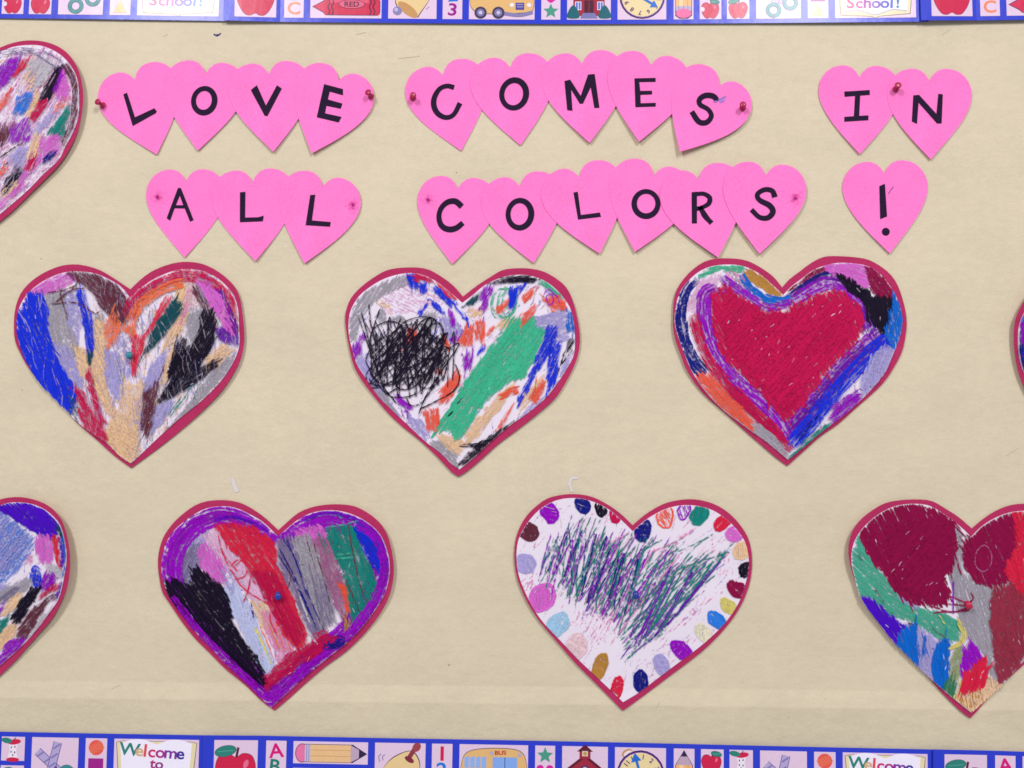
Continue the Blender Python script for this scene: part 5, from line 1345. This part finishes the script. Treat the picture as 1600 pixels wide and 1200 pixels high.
PAL['hot'] = lin('d83aa2'); PAL['smear'] = lin('a088dc')
rub('ALL', 0, 247, 309, 9, 'hot'); rub('ALL', 2, 552, 321, 9, 'hot'); rub('COLORS', 0, 669, 313, 8, 'hot'); rub('COLORS', 5, 1241, 311, 9, 'hot')
o, cen, disp = SMALL_DISP[('COMES', 4)]
Zs = Zoom(620, 70, 2.807)
D = Drawing(Zs, cen, np.array([Zs(p) - cen for p in [(1360, 200), (1480, 200), (1480, 300), (1360, 300)]]), lambda x, z: disp(x, z) + 0.0006, 5)
for p in ([(1385, 254), (1412, 250), (1432, 252)], [(1405, 246), (1425, 240), (1440, 230)], [(1412, 258), (1430, 250), (1438, 236)]): D.line('smear', p, 2.6, .6)
V, F, C, U = list(D.data.values())[0]
mesh_obj('pale_smear', V, F, M_WAX, o, C, U)['kind'] = 'stuff'

M_TAPE = paper_mat('tape_scrap', (0.70, 0.64, 0.62), var=0.1, rough=0.6)
def scrap(label, pts):
    q = [P(*p) for p in pts]; c = sum(q) / len(q)
    V, F = flat_poly('tape_scrap', [x - c for x in q], lambda x, z: float(sheet_h(x + c[0], z + c[1])) + 0.0008, 0.0, M_TAPE, None)
    m = mesh_obj('tape_scrap', V, F, M_TAPE); m.location = (c[0], 0, c[1])
    m['label'] = label; m['category'] = 'tape scrap'; m['group'] = 'scraps of torn tape on the backing paper'
scrap('tiny whitish tape scrap above the purple-rimmed heart', [(360, 748), (366, 746), (369, 756), (374, 768), (367, 770), (363, 760)])
scrap('tiny curled whitish tape scrap above the oval-rimmed heart', [(887, 756), (890, 747), (896, 744), (904, 746), (903, 749), (895, 749), (892, 756), (896, 768), (892, 769)])

def mark(pts, w, col):
    q = np.array([P(*p) for p in pts]); c = q.mean(0)
    l, r = thick_stroke(catmull(q - c, 0.002), w * S0)
    n = len(l)
    V = [(p[0], -float(sheet_h(p[0] + c[0], p[1] + c[1])) - 0.0003, p[1]) for p in list(l) + list(r)]
    o = mesh_obj('scuff_mark', V, [(i, n + i, n + i + 1, i + 1) for i in range(n - 1)], MARK[col], paper)
    o.location = (c[0], 0, c[1] - EYE)
MARK = {'ink': paper_mat('ink_mark', (0.05, 0.04, 0.16)), 'scuff': paper_mat('pencil_scuff', (0.54, 0.475, 0.36)), 'pink': paper_mat('rose_smudge', (0.62, 0.25, 0.38))}
mark([(334, 53), (339, 56), (345, 52)], 2.4, 'ink'); mark([(338, 56), (341, 54)], 3.4, 'ink')
for p in ([(255, 57), (262, 54)], [(557, 54), (572, 51)], [(1472, 54), (1485, 46)], [(622, 92), (656, 88)], [(1030, 1096), (1026, 1104)], [(175, 1076), (188, 1070)], [(1592, 700), (1572, 712)]): mark(p, 0.9, 'scuff')
o, cen, disp = SMALL_DISP[('!', 0)]
q = np.array([Z3(p) - cen for p in [(478, 838), (492, 815), (508, 795)]])
l_, r_ = thick_stroke(q, 1.0 * S0)
mesh_obj('pencil_line', [(p[0], -float(disp(*p)) - 0.0004, p[1]) for p in list(l_) + list(r_)], [(0, 3, 4, 1), (1, 4, 5, 2)], MARK['ink'], o)
